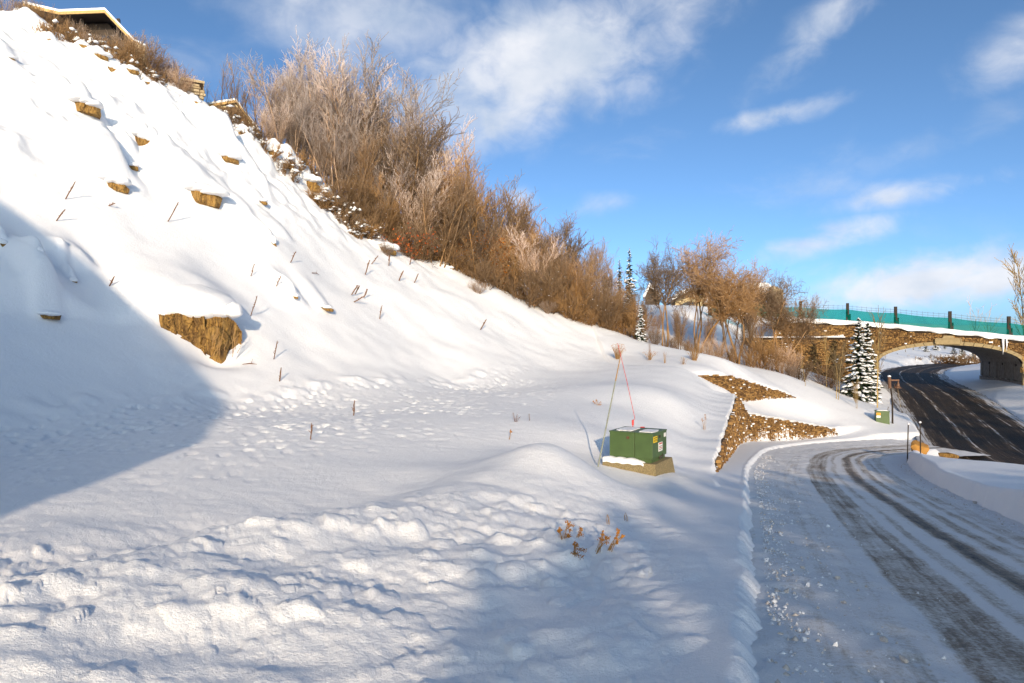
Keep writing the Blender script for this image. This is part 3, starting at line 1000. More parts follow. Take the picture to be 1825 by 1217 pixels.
def build_road(name, L, mat, lift, noise, s0, s1, nu):
    seg = np.hypot(np.diff(L[:, 0]), np.diff(L[:, 1]))
    S = np.concatenate([[0], np.cumsum(seg)])
    s = np.arange(S[0] + s0, S[-1] - s1, 0.07 if nu > 50 else 0.25)
    cx, cy, hw, cz = (np.interp(s, S, L[:, k]) for k in range(4))
    dx, dy = np.gradient(cx), np.gradient(cy)
    ln = np.hypot(dx, dy)
    nx, ny = -dy / ln, dx / ln
    u = np.linspace(-1.13, 1.13, nu)
    U, SS = np.meshgrid(u, s)
    lat = U * hw[:, None]
    X = cx[:, None] + nx[:, None] * lat
    Y = cy[:, None] + ny[:, None] * lat
    Z = np.repeat(cz[:, None], nu, 1) + lift
    mid = np.abs(lat)
    if noise:
        left = sstep(0.2, 1.2, lat)
        Z = Z + noise * (perlin(X / 0.5, Y / 0.5, 51) * 0.9 + perlin(X / 0.17, Y / 0.17, 52) * 0.6 * (0.3 + left) + perlin(X / 0.07, Y / 0.07, 53) * .35 * (0.2 + left))
        Z = Z + noise * 1.6 * (0.2 + left) * np.clip(perlin(X / 0.3, Y / 0.3, 54), 0, 1)
        for c, w in ((-0.55, 0.34), (0.62, 0.25), (1.15, .14)):
            Z = Z - 0.012 * np.exp(-((lat + c) / w) ** 4)
    ny_, nx_ = X.shape
    idx = np.arange(ny_ * nx_).reshape(ny_, nx_)
    F = np.stack([idx[:-1, :-1], idx[:-1, 1:], idx[1:, 1:], idx[1:, :-1]], -1).reshape(-1, 4)
    me = mesh_np(name, np.column_stack([X.ravel(), Y.ravel(), Z.ravel()]), F, mat, smooth=True)
    uvl = me.uv_layers.new(name='lane')
    uv = np.column_stack([-lat.ravel(), SS.ravel()])
    li = np.empty(len(me.loops), np.int32)
    me.loops.foreach_get('vertex_index', li)
    uvl.data.foreach_set('uv', uv[li].astype(np.float32).ravel())
    o = link(name, me)
    o['kind'] = 'structure'
    return o


build_road('side_road', SIDE, M['side_road'], 0.016, 0.028, 9.0, 2.2, 90)
build_road('main_road', MAIN, M['main_road'], 0.0, 0.0, 14.0, 1.0, 24)


# ------------------------------------------------------------------ stone facings
def stones(mb, fn, ulen, vlen, normal, inside, sw, sh, depth, rs, jitter=0.35, snow=0.03, dark=0.0):
    """Rows of uneven stones over the surface fn(u, v); normal(u, v) points outward."""
    v = 0.0
    while v < vlen:
        h = sh * rs.uniform(0.75, 1.3)
        u = -rs.uniform(0, sw)
        while u < ulen:
            w = sw * rs.uniform(0.55, 1.6)
            uc, vc = u + w / 2, v + h / 2
            if inside(uc, vc):
                c = np.array(fn(uc, vc))
                ax = np.array(fn(uc + 0.05, vc)) - np.array(fn(uc - 0.05, vc))
                ax = ax / (np.linalg.norm(ax) + 1e-9)
                n = np.array(normal(uc, vc))
                up = np.cross(n, ax)
                up = up if up[2] > 0 else -up
                up = up / (np.linalg.norm(up) + 1e-9)
                pr = depth * rs.uniform(0.35, 1.25)
                W, Hh = w * 0.46, h * 0.44
                j = lambda k: rs.uniform(-k, k)
                pts = []
                for (a, b) in ((-1, -1), (1, -1), (1, 1), (-1, 1)):
                    pts.append(c + ax * a * W * 1.05 + up * b * Hh * 1.05 - n * 0.03)
                for (a, b) in ((-1, -1), (1, -1), (1, 1), (-1, 1)):
                    pts.append(c + ax * (a * W * 0.8 + j(jitter * W * 0.5)) + up * (b * Hh * 0.78 + j(jitter * Hh * 0.5)) + n * (pr + j(pr * .3)))
                sn = 1 if rs.random() < snow else 0
                mb.add(pts, [(4, 5, 6, 7), (0, 1, 5, 4), (1, 2, 6, 5), (2, 3, 7, 6), (3, 0, 4, 7)], sn, rs.uniform(0.1, 1.0))
            u += w
        v += h


def wall_from_line(name, label, L, tops, bottoms, thick, group, snow):
    """A retaining wall standing on the polyline L; its face is on the right of travel."""
    seg = np.hypot(np.diff(L[:, 0]), np.diff(L[:, 1]))
    S = np.concatenate([[0], np.cumsum(seg)])
    root = empty(name, (L[0, 0], L[0, 1], bottoms[0]), label, 'wall', group)
    ox = np.array(root.location)

    def point(u, off):
        u2 = min(max(u, 0), S[-1] - 1e-6)
        i = int(np.searchsorted(S, u2, side='right') - 1)
        i = min(i, len(seg) - 1)
        k = (u2 - S[i]) / seg[i]
        p = L[i] + (L[i + 1] - L[i]) * k
        d = (L[i + 1] - L[i]) / seg[i]
        n = np.array([d[1], -d[0]])
        return p + n * off, n
    body = MB()
    us = np.linspace(0, S[-1], 40)
    for a, b in zip(us[:-1], us[1:]):
        (pa, _), (pb, _) = point(a, 0), point(b, 0)
        (qa, _), (qb, _) = point(a, -thick), point(b, -thick)
        ta, tb = np.interp(a, S, tops) - .06, np.interp(b, S, tops) - .06
        ba, bb = np.interp(a, S, bottoms) - .6, np.interp(b, S, bottoms) - .6
        V = [(*pa, ba), (*pb, bb), (*pb, tb), (*pa, ta), (*qa, ba), (*qb, bb), (*qb, tb), (*qa, ta)]
        body.add([np.array(v) - ox for v in V], [(0, 1, 2, 3), (3, 2, 6, 7), (7, 6, 5, 4)])
    body.build('wall_core', M['mortar'], root)
    mb = MB()
    zmin, zmax = min(bottoms) - 0.4, max(tops)
    rs = random.Random(len(label))

    def fn(u, v):
        p, n = point(u, 0.0)
        return np.array([p[0], p[1], zmin + v]) - ox

    def normal(u, v):
        p, n = point(u, 0.0)
        return np.array([n[0], n[1], 0.0])

    def inside(u, v):
        z = zmin + v
        return 0 <= u <= S[-1] and np.interp(u, S, bottoms) - 0.4 < z < np.interp(u, S, tops) - 0.02 - 0.10 * max(0.0, math.sin(u * 2.3 + len(label)) * math.sin(u * 5.1))
    stones(mb, fn, S[-1], zmax - zmin, normal, inside, 0.135, 0.085, 0.085, rs, jitter=0.9, snow=snow)
    st = mb.build('stone_facing', [M['wall_stone'], M['snow']], root)
    st['kind'] = 'stuff'
    return root


wall_from_line('retaining_wall', 'brown stone retaining wall that bends round the corner of the snowy side road', WALL, [t - 0.03 for t in WALL_TOP],
               [-3.9, -5.0, -5.3, -5.6], 0.35, 'terraced brown stone retaining walls', 0.05)
wall_from_line('retaining_wall', 'upper wedge of brown stone wall set back above the bend of the road', TIER, [-1.80, -1.92, -2.64, -3.55],
               [-1.95, -2.9, -3.6, -3.7], 0.35, 'terraced brown stone retaining walls', 0.03)


# ------------------------------------------------------------------ bridge
TC, TA = 5.2, 5.35
SPR, CRN = -2.02, -0.33


def arch_z(t, grow=0.0):
    k = (t - TC) / (TA + grow / 1.06)
    if abs(k) >= 1:
        return None
    return SPR + (CRN + grow - SPR) * math.sqrt(1 - k * k)


def build_bridge():
    root = empty('stone_bridge', bp(TC, 0, -5), 'stone clad arch bridge carrying a fenced road over the dark main road', 'bridge')
    O = np.array(root.location)
    L = lambda t, v, z: np.array(bp(t, v, z)) - O
    n = np.array([-E_V[0], -E_V[1], 0.0])
    lip = 0.42                                             # snow lying over the wall head
    top = lambda t: float(deck_z(t)) - 0.12
    # core of the face wall, with the arch left open
    core = MB()
    ts = np.concatenate([np.linspace(-8.6, TC - TA, 12), np.linspace(TC - TA, TC + TA, 41)[1:], np.linspace(TC + TA, 24, 10)[1:]])
    for a, b in zip(ts[:-1], ts[1:]):
        mid = (a + b) / 2
        if abs(mid - TC) < TA:
            za, zb = (arch_z(a) or SPR), (arch_z(b) or SPR)
        else:
            za = zb = -6.5
        core.add([L(a, 0, za), L(b, 0, zb), L(b, 0, top(b)), L(a, 0, top(a)), L(a, .35, za), L(b, .35, zb), L(b, .35, top(b)), L(a, .35, top(a))],
                 [(0, 1, 2, 3), (3, 2, 6, 7), (0, 4, 5, 1)])
    core.build('wall_core', M['mortar'], root)
    # stone facing
    rs = random.Random(5)
    mb = MB()
    t0, z0 = -8.6, -5.6

    def inside(u, v):
        t, z = t0 + u / 1.0628, z0 + v
        if z > top(t) - lip + 0.22 * math.sin(t * 1.7) * 0.2:
            return False
        if abs(t - TC) < TA + 0.34:
            a = arch_z(t, 0.34)
            if a is None or z < a:
                return z > SPR and a is None and False
        if t > TC + TA + 0.34:
            return False
        return True
    stones(mb, lambda u, v: L(t0 + u / 1.0628, 0, z0 + v), 26, 8.0, lambda u, v: n, inside, 0.18, 0.105, 0.08, rs, jitter=0.8, snow=0.012)
    st = mb.build('stone_facing', [M['wall_stone'], M['snow']], root)
    st['kind'] = 'stuff'
    # rough boulder wall right of the arch
    mb = MB()

    def inside2(u, v):
        t, z = 10.9 + u / 1.0628, z0 + v
        return z < top(t) - 0.3
    stones(mb, lambda u, v: L(10.9 + u / 1.0628, 0, z0 + v), 9, 7.0, lambda u, v: n, inside2, 0.75, 0.5, 0.22, rs, jitter=0.9, snow=0.10)
    r2 = mb.build('boulder_facing', [M['wall_stone'], M['snow']], root)
    r2['kind'] = 'stuff'
    # concrete arch ring in blocks, standing proud of the stones
    angs = np.linspace(0, math.pi, 24)
    for i in range(len(angs) - 1):
        q = []
        for an in (angs[i] + 0.004, angs[i + 1] - 0.004):
            for g in (0.0, 0.34):
                q.append((TC - math.cos(an) * (TA + g / 1.06), SPR + math.sin(an) * (CRN + g - SPR)))
        (t1, z1), (t2, z2), (t3, z3), (t4, z4) = q
        b = MB()
        b.prism([L(t1, -0.13, z1), L(t3, -0.13, z3), L(t4, -0.13, z4), L(t2, -0.13, z2)], np.array([E_V[0], E_V[1], 0]) * 0.33)
        b.build('arch_block', M['concrete'], root)
    # pillars that carry the ring
    for tp in (TC - TA - 0.17, TC + TA + 0.17):
        b = MB()
        for (w, z1, z2, d) in ((0.44, -6.2, -2.0, 0.16), (0.62, -6.2, -4.35, 0.24), (0.55, -2.25, -1.95, 0.2)):
            c = L(tp, -d / 2 + 0.1, (z1 + z2) / 2)
            b.box(c, (w, d + 0.2, z2 - z1), axes=((E_T[0], E_T[1], 0), (E_V[0], E_V[1], 0), (0, 0, 1)))
        b.build('pillar', M['concrete'], root)
    # plaque over the crown
    ax = ((E_T[0], E_T[1], 0), (E_V[0], E_V[1], 0), (0, 0, 1))
    b = MB()
    b.box(L(5.15, -0.16, 0.02), (1.9, 0.22, 0.52), axes=ax)
    b.box(L(5.15, -0.29, 0.26), (1.98, 0.06, 0.09), axes=ax)
    b.box(L(5.15, -0.29, -0.22), (1.98, 0.06, 0.09), axes=ax)
    b.box(L(4.2, -0.29, 0.02), (0.09, 0.06, 0.4), axes=ax)
    b.box(L(6.1, -0.29, 0.02), (0.09, 0.06, 0.4), axes=ax)
    b.box(L(5.15, -0.16, 0.42), (0.95, 0.24, 0.22), axes=ax, taper=0.75)
    b.build('plaque', M['concrete'], root)
    # barrel of the tunnel: boarded side walls and vault
    vault = MB()
    prof = [(TC - math.cos(a) * TA, SPR + math.sin(a) * (CRN - SPR)) for a in np.linspace(0, math.pi, 26)]
    vs = np.linspace(0.3, 12.4, 7)
    for (ta, za), (tb, zb) in zip(prof[:-1], prof[1:]):
        for va, vb in zip(vs[:-1], vs[1:]):
            vault.add([L(ta, va, za), L(tb, va, zb), L(tb, vb, zb), L(ta, vb, za)], [(0, 1, 2, 3)], 0, 0.5)
    vault.build('vault', M['grey_concrete'], root, smooth=True)
    for sgn in (-1, 1):
        t = TC + sgn * TA
        nb = 16
        for k in range(nb):
            v = 0.35 + 12.0 * (k + 0.5) / nb
            b = MB()
            b.box(L(t + sgn * (0.10 + 0.02 * (k % 3)), v, -2.75), (0.16, 12.0 / nb * 0.93, 1.55), axes=ax)
            b.build('wall_board', M['grey_concrete'], root)
        b = MB()
        b.box(L(t + sgn * 0.06, 6.35, -4.75), (0.20, 12.1, 2.36), axes=ax)
        b.box(L(t + sgn * 0.22, 6.35, -2.9), (0.10, 12.1, 1.9), axes=ax)
        b.build('footing_wall', M['grey_concrete'], root)
        for v in (1.8, 5.4, 9.4):
            b = MB()
            b.tube([L(t + sgn * 0.30, v, -2.15), L(t - sgn * 0.03, v, -2.15)], 0.11, 8)
            b.build('drain_hole', M['ink'], root)
    # deck over the vault, with its snow
    deck = MB()
    for a, b_ in zip(np.linspace(-0.5, 10.9, 13)[:-1], np.linspace(-0.5, 10.9, 13)[1:]):
        deck.add([L(a, .36, top(a) - .02), L(b_, .36, top(b_) - .02), L(b_, 12.4, top(b_) - .02), L(a, 12.4, top(a) - .02),
                  L(a, .36, arch_z(min(max(a, TC - TA + .01), TC + TA - .01)) + 0.12), L(b_, .36, arch_z(min(max(b_, TC - TA + .01), TC + TA - .01)) + 0.12),
                  L(b_, 12.4, arch_z(min(max(b_, TC - TA + .01), TC + TA - .01)) + 0.12), L(a, 12.4, arch_z(min(max(a, TC - TA + .01), TC + TA - .01)) + 0.12)],
                 [(0, 1, 2, 3), (4, 7, 6, 5), (2, 6, 7, 3)])
    deck.build('deck', M['grey_concrete'], root)
    # rounded snow band lying along the wall head
    tt = np.linspace(-9.0, 24, 150)
    ring = [(-0.16, -0.40), (-0.24, -0.27), (-0.22, -0.12), (-0.10, 0.02), (0.25, 0.07), (1.2, 0.06), (6.0, 0.08), (12.4, 0.05)]
    V, F = [], []
    for i, t in enumerate(tt):
        for j, (v, dz) in enumerate(ring):
            wob = 0.07 * math.sin(t * 2.1 + j) + 0.05 * math.sin(t * 5.3 + 2 * j)
            taper = min(1.0, max(0.0, (t + 9.0) / 1.5))
            V.append(L(t, v + (wob if j < 4 else 0), float(deck_z(t)) + dz * taper + (0.4 * wob if j < 5 else 0) + (0.0 if j > 2 else -0.05 * math.sin(t * 3.3))))
    nj = len(ring)
    for i in range(len(tt) - 1):
        for j in range(nj - 1):
            F.append((i * nj + j, (i + 1) * nj + j, (i + 1) * nj + j + 1, i * nj + j + 1))
    me = mesh_np('snow_cover', V, F, M['snow'], smooth=True)
    link('snow_cover', me, root)
    # ice streaks right of the arch
    for (t, z, ln, r) in ((9.1, -0.05, 1.1, 0.10), (9.35, 0.0, 0.8, 0.07), (11.1, -0.7, 0.9, 0.08)):
        b = MB()
        b.tube([L(t, -0.2, z + 0.3), L(t + .02, -0.22, z - ln * .4), L(t, -0.2, z - ln)], [r, r * 0.8, 0.01], 7)
        b.build('icicle', M['snow'], root, smooth=True)
    # lower tier in front of the left wing
    wing = MB()
    tL, tR, vF = -11.3, -2.5, -1.35
    wing.add([L(tL, vF, -5.5), L(tR, vF, -5.5), L(tR, vF, .38), L(tL, vF, .38), L(tR, 0, -5.5), L(tR, 0, .38), L(tL, vF + .35, .38), L(tR, vF + .35, .38)],
             [(0, 1, 2, 3), (1, 4, 5, 2), (3, 2, 7, 6)])
    wing.build('wing_core', M['mortar'], root)
    mb = MB()
    stones(mb, lambda u, v: L(tL + u / 1.0628, vF, -5.0 + v), (tR - tL) * 1.0628, 5.4, lambda u, v: n, lambda u, v: u > 0 and v < 5.22 and u < (tR - tL) * 1.06, 0.18, 0.105, 0.08, rs, jitter=0.8, snow=0.012)
    stones(mb, lambda u, v: L(tR, vF + u, -5.0 + v), 1.3, 5.4, lambda u, v: (E_T[0], E_T[1], 0), lambda u, v: u > 0 and v < 5.22, 0.18, 0.105, 0.08, rs, jitter=0.8, snow=0.012)
    w2 = mb.build('wing_facing', [M['wall_stone'], M['snow']], root)
    w2['kind'] = 'stuff'
    return root


build_bridge()


def build_fence():
    root = empty('bridge_fence', bp(0, 1.0, 1.5), 'green debris netting fence on dark posts along the bridge deck', 'fence')
    O = np.array(root.location)
    L = lambda t, v, z: np.array(bp(t, v, z)) - O
    PT = [-14.5, -10.5, -6.45, -2.55, 1.27, 5.4, 9.66, 14.0]
    vv = 0.35
    ax = ((E_T[0], E_T[1], 0), (E_V[0], E_V[1], 0), (0, 0, 1))
    for i, t in enumerate(PT):
        z = float(deck_z(t))
        b = MB()
        b.box(L(t, vv, z + 0.72), (0.26, 0.26, 1.95), axes=ax, taper=0.94)
        p = b.build('post', M['brown_post'], root)
        b = MB()
        b.box(L(t + 0.18, vv + .02, z + 0.2), (0.16, 0.2, 0.9), axes=ax)
        b.build('brace', M['brown_post'], p)
        if i:
            a = PT[i - 1]
            V, F = [], []
            nx, nz = 20, 7
            for k in range(nx + 1):
                t2 = a + (t - a) * k / nx
                zz = float(deck_z(t2))
                sag = 0.10 * math.sin(math.pi * k / nx)
                for j in range(nz + 1):
                    h = j / nz * (1.08 - sag)
                    V.append(L(t2, vv - .12 + 0.05 * math.sin(k * 0.9 + j * 0.5 + i) + 0.03 * math.sin(k * 2.3 - j), zz + 0.02 + h))
            for k in range(nx):
                for j in range(nz):
                    q = k * (nz + 1) + j
                    F.append((q, q + nz + 1, q + nz + 2, q + 1))
            me = mesh_np('netting', V, F, M['net'], smooth=True)
            link('netting', me, root)
            wz = MB()
            for hgt in (1.2, 1.42):
                wz.tube([L(a, vv, float(deck_z(a)) + hgt), L((a + t) / 2, vv, float(deck_z((a + t) / 2)) + hgt - .04), L(t, vv, float(deck_z(t)) + hgt)], 0.012, 4)
            for k in range(1, 10):
                t2 = a + (t - a) * k / 10
                zz = float(deck_z(t2))
                wz.tube([L(t2, vv, zz + 0.9), L(t2, vv, zz + 1.5)], 0.010, 4)
            wz.build('wire', M['wire'], root)
    return root


build_fence()
# ------------------------------------------------------------------ plants: branching skeletons turned into thin prisms
class Twigs:
    def __init__(self, rs):
        self.rs = rs
        self.s = {0: [], 1: []}              # 0 trunk / stems, 1 crown
        self.tips = []
        self.bounds = []
        self.snow = []

    def seg(self, a, b, ra, rb, tone, part):
        self.s[part].append((a, b, ra, rb, tone))

    def grow(self, p, d, ln, r, lev, P):
        rs = self.rs
        n = P['nseg'][lev]
        step = ln / n
        part = 0 if lev == 0 else 1
        maxlev = P['levels']
        for i in range(n):
            f = (i + 1) / n
            d = d + np.array([rs.gauss(0, 1), rs.gauss(0, 1), rs.gauss(0, 1)]) * P['wander'][lev] + np.array([0, 0, P['up'][lev]])
            d = d / np.linalg.norm(d)
            q = p + d * step
            r2 = max(r * (1 - 0.75 * (1 / n) * (1 if lev else 0.9)), P['rmin'])
            tone = P['tone'][lev] + P['frost'] * max(0.0, (q[2] / P['H'] - 0.45)) * (0.3 + lev * 0.25) + rs.uniform(-.06, .06)
            self.seg(p, q, r, r2, min(1, max(0, tone)), part)
            if P['snow'] and lev >= 1 and rs.random() < P['snow'] and abs(d[2]) < 0.85:
                self.snow.append(((p + q) / 2 + np.array([0, 0, r + .012]), rs.uniform(*P.get('snow_size', (0.02, 0.05)))))
            p, r = q, r2
            if lev < maxlev and f > P['bare'][lev]:
                k = P['kids'][lev]
                m = int(k) + (1 if rs.random() < k - int(k) else 0)
                for _ in range(m):
                    ang = rs.uniform(*P['ang'])
                    ph = rs.uniform(0, 2 * math.pi)
                    t1 = np.cross(d, np.array([0.31, 0.7, 0.64]))
                    t1 = t1 / (np.linalg.norm(t1) + 1e-9)
                    t2 = np.cross(d, t1)
                    nd_ = d * math.cos(ang) + (t1 * math.cos(ph) + t2 * math.sin(ph)) * math.sin(ang)
                    shape = 1.0 if lev else P['shape'](f)
                    self.grow(p, nd_, ln * P['ratio'][lev] * rs.uniform(0.65, 1.25) * shape, max(r * 0.62, P['rmin']), lev + 1, P)
        if lev == maxlev:
            self.tips.append((p, d))

    def mesh(self, part, name, mats, lo=0, hi=None):
        S = self.s[part][lo:hi]
        A = np.array([x[0] for x in S])
        B = np.array([x[1] for x in S])
        ra = np.array([x[2] for x in S])
        rb = np.array([x[3] for x in S])
        to = np.array([x[4] for x in S])
        d = B - A
        d /= np.linalg.norm(d, axis=1)[:, None] + 1e-9
        ref = np.where(np.abs(d[:, 2:3]) > 0.9, np.array([[1.0, 0, 0]]), np.array([[0, 0, 1.0]]))
        u = np.cross(d, ref)
        u /= np.linalg.norm(u, axis=1)[:, None] + 1e-9
        w = np.cross(d, u)
        k = 3 if part else 6
        an = np.arange(k) * 2 * np.pi / k
        ring = u[:, None, :] * np.cos(an)[None, :, None] + w[:, None, :] * np.sin(an)[None, :, None]
        VA = A[:, None, :] + ring * ra[:, None, None]
        VB = B[:, None, :] + ring * rb[:, None, None]
        V = np.concatenate([VA, VB], 1).reshape(-1, 3)
        base = (np.arange(len(S)) * 2 * k)[:, None, None]
        q = np.array([[i, (i + 1) % k, k + (i + 1) % k, k + i] for i in range(k)])[None]
        F = (base + q).reshape(-1, 4)
        tone = np.repeat(to, 2 * k)
        mi = np.zeros(len(F), int)
        if part and self.snow:
            SV, SF = [], []
            o = len(V)
            for c, s in self.snow:
                l = s * 1.9
                SV += [c + np.array(x) for x in ((l, 0, 0), (0, s, 0), (-l, 0, 0), (0, -s, 0), (0, 0, s * .9), (0, 0, -s * .4))]
                SF += [(o, o + 1, o + 4, o + 4), ]
                SF.pop()
                for a_, b_ in ((0, 1), (1, 2), (2, 3), (3, 0)):
                    SF.append((o + a_, o + b_, o + 4, o + 4))
                    SF.append((o + b_, o + a_, o + 5, o + 5))
                o += 6
            T = np.array([[f[0], f[1], f[2]] for f in SF])
            # joined below as a second, triangle-only mesh
            self.snow_mesh = (np.array(SV), T - len(V))
        return mesh_np(name, V, F, mats, smooth=(part == 0), tone=tone, matidx=mi)


def plant(kind, P, seed, mat, stems, spread, leaf=None, leaf_n=0, leaf_s=0.07, low_leaf=1.0, split=False):
    """Builds trunk / crown (/ snow, leaves) meshes once; returns a dict of mesh data."""
    rs = random.Random(seed)
    T = Twigs(rs)
    for i in range(stems):
        a = 2 * math.pi * i / stems + rs.uniform(-.4, .4)
        rr = spread * math.sqrt(rs.random()) * (0.35 if stems > 1 else 0)
        lean = P['lean'] * rs.uniform(0.3, 1.0) if stems > 1 else P['lean'] * .3
        d = np.array([math.cos(a) * lean, math.sin(a) * lean, 1.0])
        d /= np.linalg.norm(d)
        T.bounds.append(len(T.s[0]))
        T.grow(np.array([math.cos(a) * rr, math.sin(a) * rr, -0.4]), d, P['H'] * rs.uniform(0.72, 1.0), P['r0'] * rs.uniform(0.6, 1.0), 0, P)
    bd = T.bounds + [len(T.s[0])]
    out = {'trunk': [T.mesh(0, kind + '_trunk', mat, a, b) for a, b in zip(bd[:-1], bd[1:])] if split else T.mesh(0, kind + '_trunk', mat), 'crown': T.mesh(1, kind + '_crown', mat)}
    if T.snow:
        out['snow'] = mesh_np(kind + '_snow', T.snow_mesh[0], T.snow_mesh[1], M['snow'], smooth=True)
    if leaf and leaf_n:
        V, F, to = [], [], []
        tips = [t for t in T.tips if t[0][2] < P['H'] * low_leaf]
        for _ in range(leaf_n):
            c, d = tips[rs.randrange(len(tips))]
            c = c + np.array([rs.gauss(0, .09), rs.gauss(0, .09), rs.gauss(0, .09)])
            a = np.array([rs.gauss(0, 1) for _ in range(3)])
            b = np.array([rs.gauss(0, 1) for _ in range(3)])
            a /= np.linalg.norm(a)
            b = b - a * a.dot(b)
            b /= np.linalg.norm(b)
            s = leaf_s * rs.uniform(.6, 1.3)
            o = len(V)
            V += [c - a * s, c + b * s * .55, c + a * s, c - b * s * .55]
            F.append((o, o + 1, o + 2, o + 3))
            to += [rs.random()] * 4
        out['leaves'] = mesh_np(kind + '_leaves', V, F, leaf, tone=to)
    return out


def put(name, meshes, loc, rotz, scale, label, cat, group=None, tilt=(0, 0)):
    r = empty(name, loc, label, cat, group, rotz)
    r.rotation_euler = (tilt[0], tilt[1], rotz)
    r.scale = scale if isinstance(scale, tuple) else (scale,) * 3
    for k, me in meshes.items():
        if isinstance(me, list):
            for m1 in me:
                link(k, m1, r)
            continue
        c = link(k, me, r)
        if k in ('snow', 'leaves'):
            c['kind'] = 'stuff'
    return r


OAK = dict(H=8.5, levels=3, nseg=[9, 5, 4, 3], wander=[0.07, 0.12, 0.17, 0.22], up=[0.05, 0.15, 0.12, 0.08], kids=[1.5, 1.35, 1.05, 0],
           bare=[0.22, 0.15, 0.0, 0], ratio=[0.30, 0.46, 0.48, .5], ang=(0.28, 0.70), r0=0.085, rmin=0.0125, tone=[0.50, 0.34, 0.40, 0.55],
           frost=0.35, snow=0.010, snow_size=(0.015, 0.035), lean=0.22, shape=lambda f: 0.55 + 0.7 * (1 - abs(f - 0.55) * 1.3))
FROST = dict(OAK, H=9.5, frost=0.75, tone=[0.52, 0.42, 0.50, 0.62], snow=0.012, kids=[1.45, 1.35, 1.1, 0])
CROWN = dict(OAK, H=8.5, up=[0.03, 0.07, 0.06, 0.05], bare=[0.50, 0.1, 0, 0], kids=[2.8, 1.95, 1.75, 0], nseg=[10, 5, 4, 3], r0=0.12, lean=0.26, ratio=[0.25, 0.5, 0.5, .5],
             wander=[0.13, 0.2, 0.25, 0.3], ang=(0.5, 1.1), frost=0.30, shape=lambda f: 0.75 + 0.5 * (1 - abs(f - 0.8)))
SHRUB = dict(OAK, H=2.6, levels=2, nseg=[6, 4, 3], kids=[1.9, 1.7, 0], bare=[0.15, 0.0, 0], ratio=[0.42, 0.5, .5], r0=0.026, rmin=0.009, wander=[.16, .2, .25],
             tone=[0.15, 0.35, 0.55], frost=0.3, snow=0.012, lean=0.9)
SNOWY = dict(SHRUB, H=1.5, snow=0.008, snow_size=(0.06, 0.20), lean=1.1, rmin=0.012)
SAPL = dict(OAK, H=6.0, levels=2, nseg=[10, 4, 3], kids=[1.8, 1.3, 0], bare=[0.30, 0.1, 0], ratio=[0.20, 0.45, .5], ang=(0.25, 0.6), r0=0.060, rmin=0.011, wander=[.035, .10, .15],
            up=[0.03, 0.16, 0.1], tone=[0.0, 0.30, 0.5], frost=0.2, snow=0.01, lean=0.12)
THIN = dict(OAK, H=5.0, levels=2, nseg=[9, 5, 3], kids=[1.2, 1.3, 0], bare=[0.2, 0.1, 0], ratio=[0.34, 0.42, .5], ang=(0.3, 0.65), r0=0.045, rmin=0.011, tone=[0.08, 0.3, 0.5], frost=0.4, lean=.3, snow=0.02)

oaks = [plant('oak_a', OAK, 21, M['oak'], 6, 1.4, split=True), plant('oak_b', OAK, 22, M['oak'], 7, 1.8, split=True), plant('oak_c', dict(OAK, lean=0.45), 23, M['oak'], 6, 1.6, split=True),
        plant('oak_d', dict(OAK, H=7.5), 24, M['oak'], 8, 2.0, split=True)]
frosts = [plant('frost_a', FROST, 31, M['frosted'], 7, 1.7, split=True), plant('frost_b', FROST, 32, M['frosted'], 6, 1.4, split=True)]
leafy = [plant('leafy_a', dict(OAK, H=6.5), 41, M['oak'], 6, 1.6, M['oak_leaf'], 700, 0.075, 0.75, split=True), plant('leafy_b', dict(OAK, H=4.5), 42, M['oak'], 6, 1.6, M['oak_leaf'], 900, 0.075, 0.9, split=True)]
crowns = [plant('crown_a', CROWN, 51, M['oak'], 4, 0.9, split=True), plant('crown_b', CROWN, 52, M['oak'], 5, 1.2, split=True), plant('crown_c', CROWN, 53, M['oak'], 4, 1.0, split=True)]
shrubs = [plant('shrub_a', SHRUB, 61, M['brush'], 14, 0.8), plant('shrub_b', SHRUB, 62, M['brush'], 12, 0.8), plant('shrub_c', dict(SHRUB, lean=.6), 63, M['frosted'], 14, 0.7)]
snowys = [plant('snowy_a', SNOWY, 71, M['brush'], 12, 0.7), plant('snowy_b', SNOWY, 72, M['brush'], 10, 0.7)]
redshrub = plant('red_shrub', dict(SHRUB, H=2.2), 81, M['brush'], 12, 0.7, M['red_leaf'], 650, 0.085)
saplings = [plant('sapling_a', SAPL, 91, M['aspen'], 1, 0.2), plant('sapling_b', SAPL, 92, M['aspen'], 1, 0.2), plant('sapling_c', dict(SAPL, bare=[.25, 0, 0], kids=[3.2, 1.6, 0], ang=(.3, .7)), 93, M['aspen'], 2, 0.3, split=True)]
thins = [plant('thin_a', THIN, 95, M['frosted'], 2, 0.4, split=True), plant('thin_b', THIN, 96, M['oak'], 3, 0.5, split=True)]


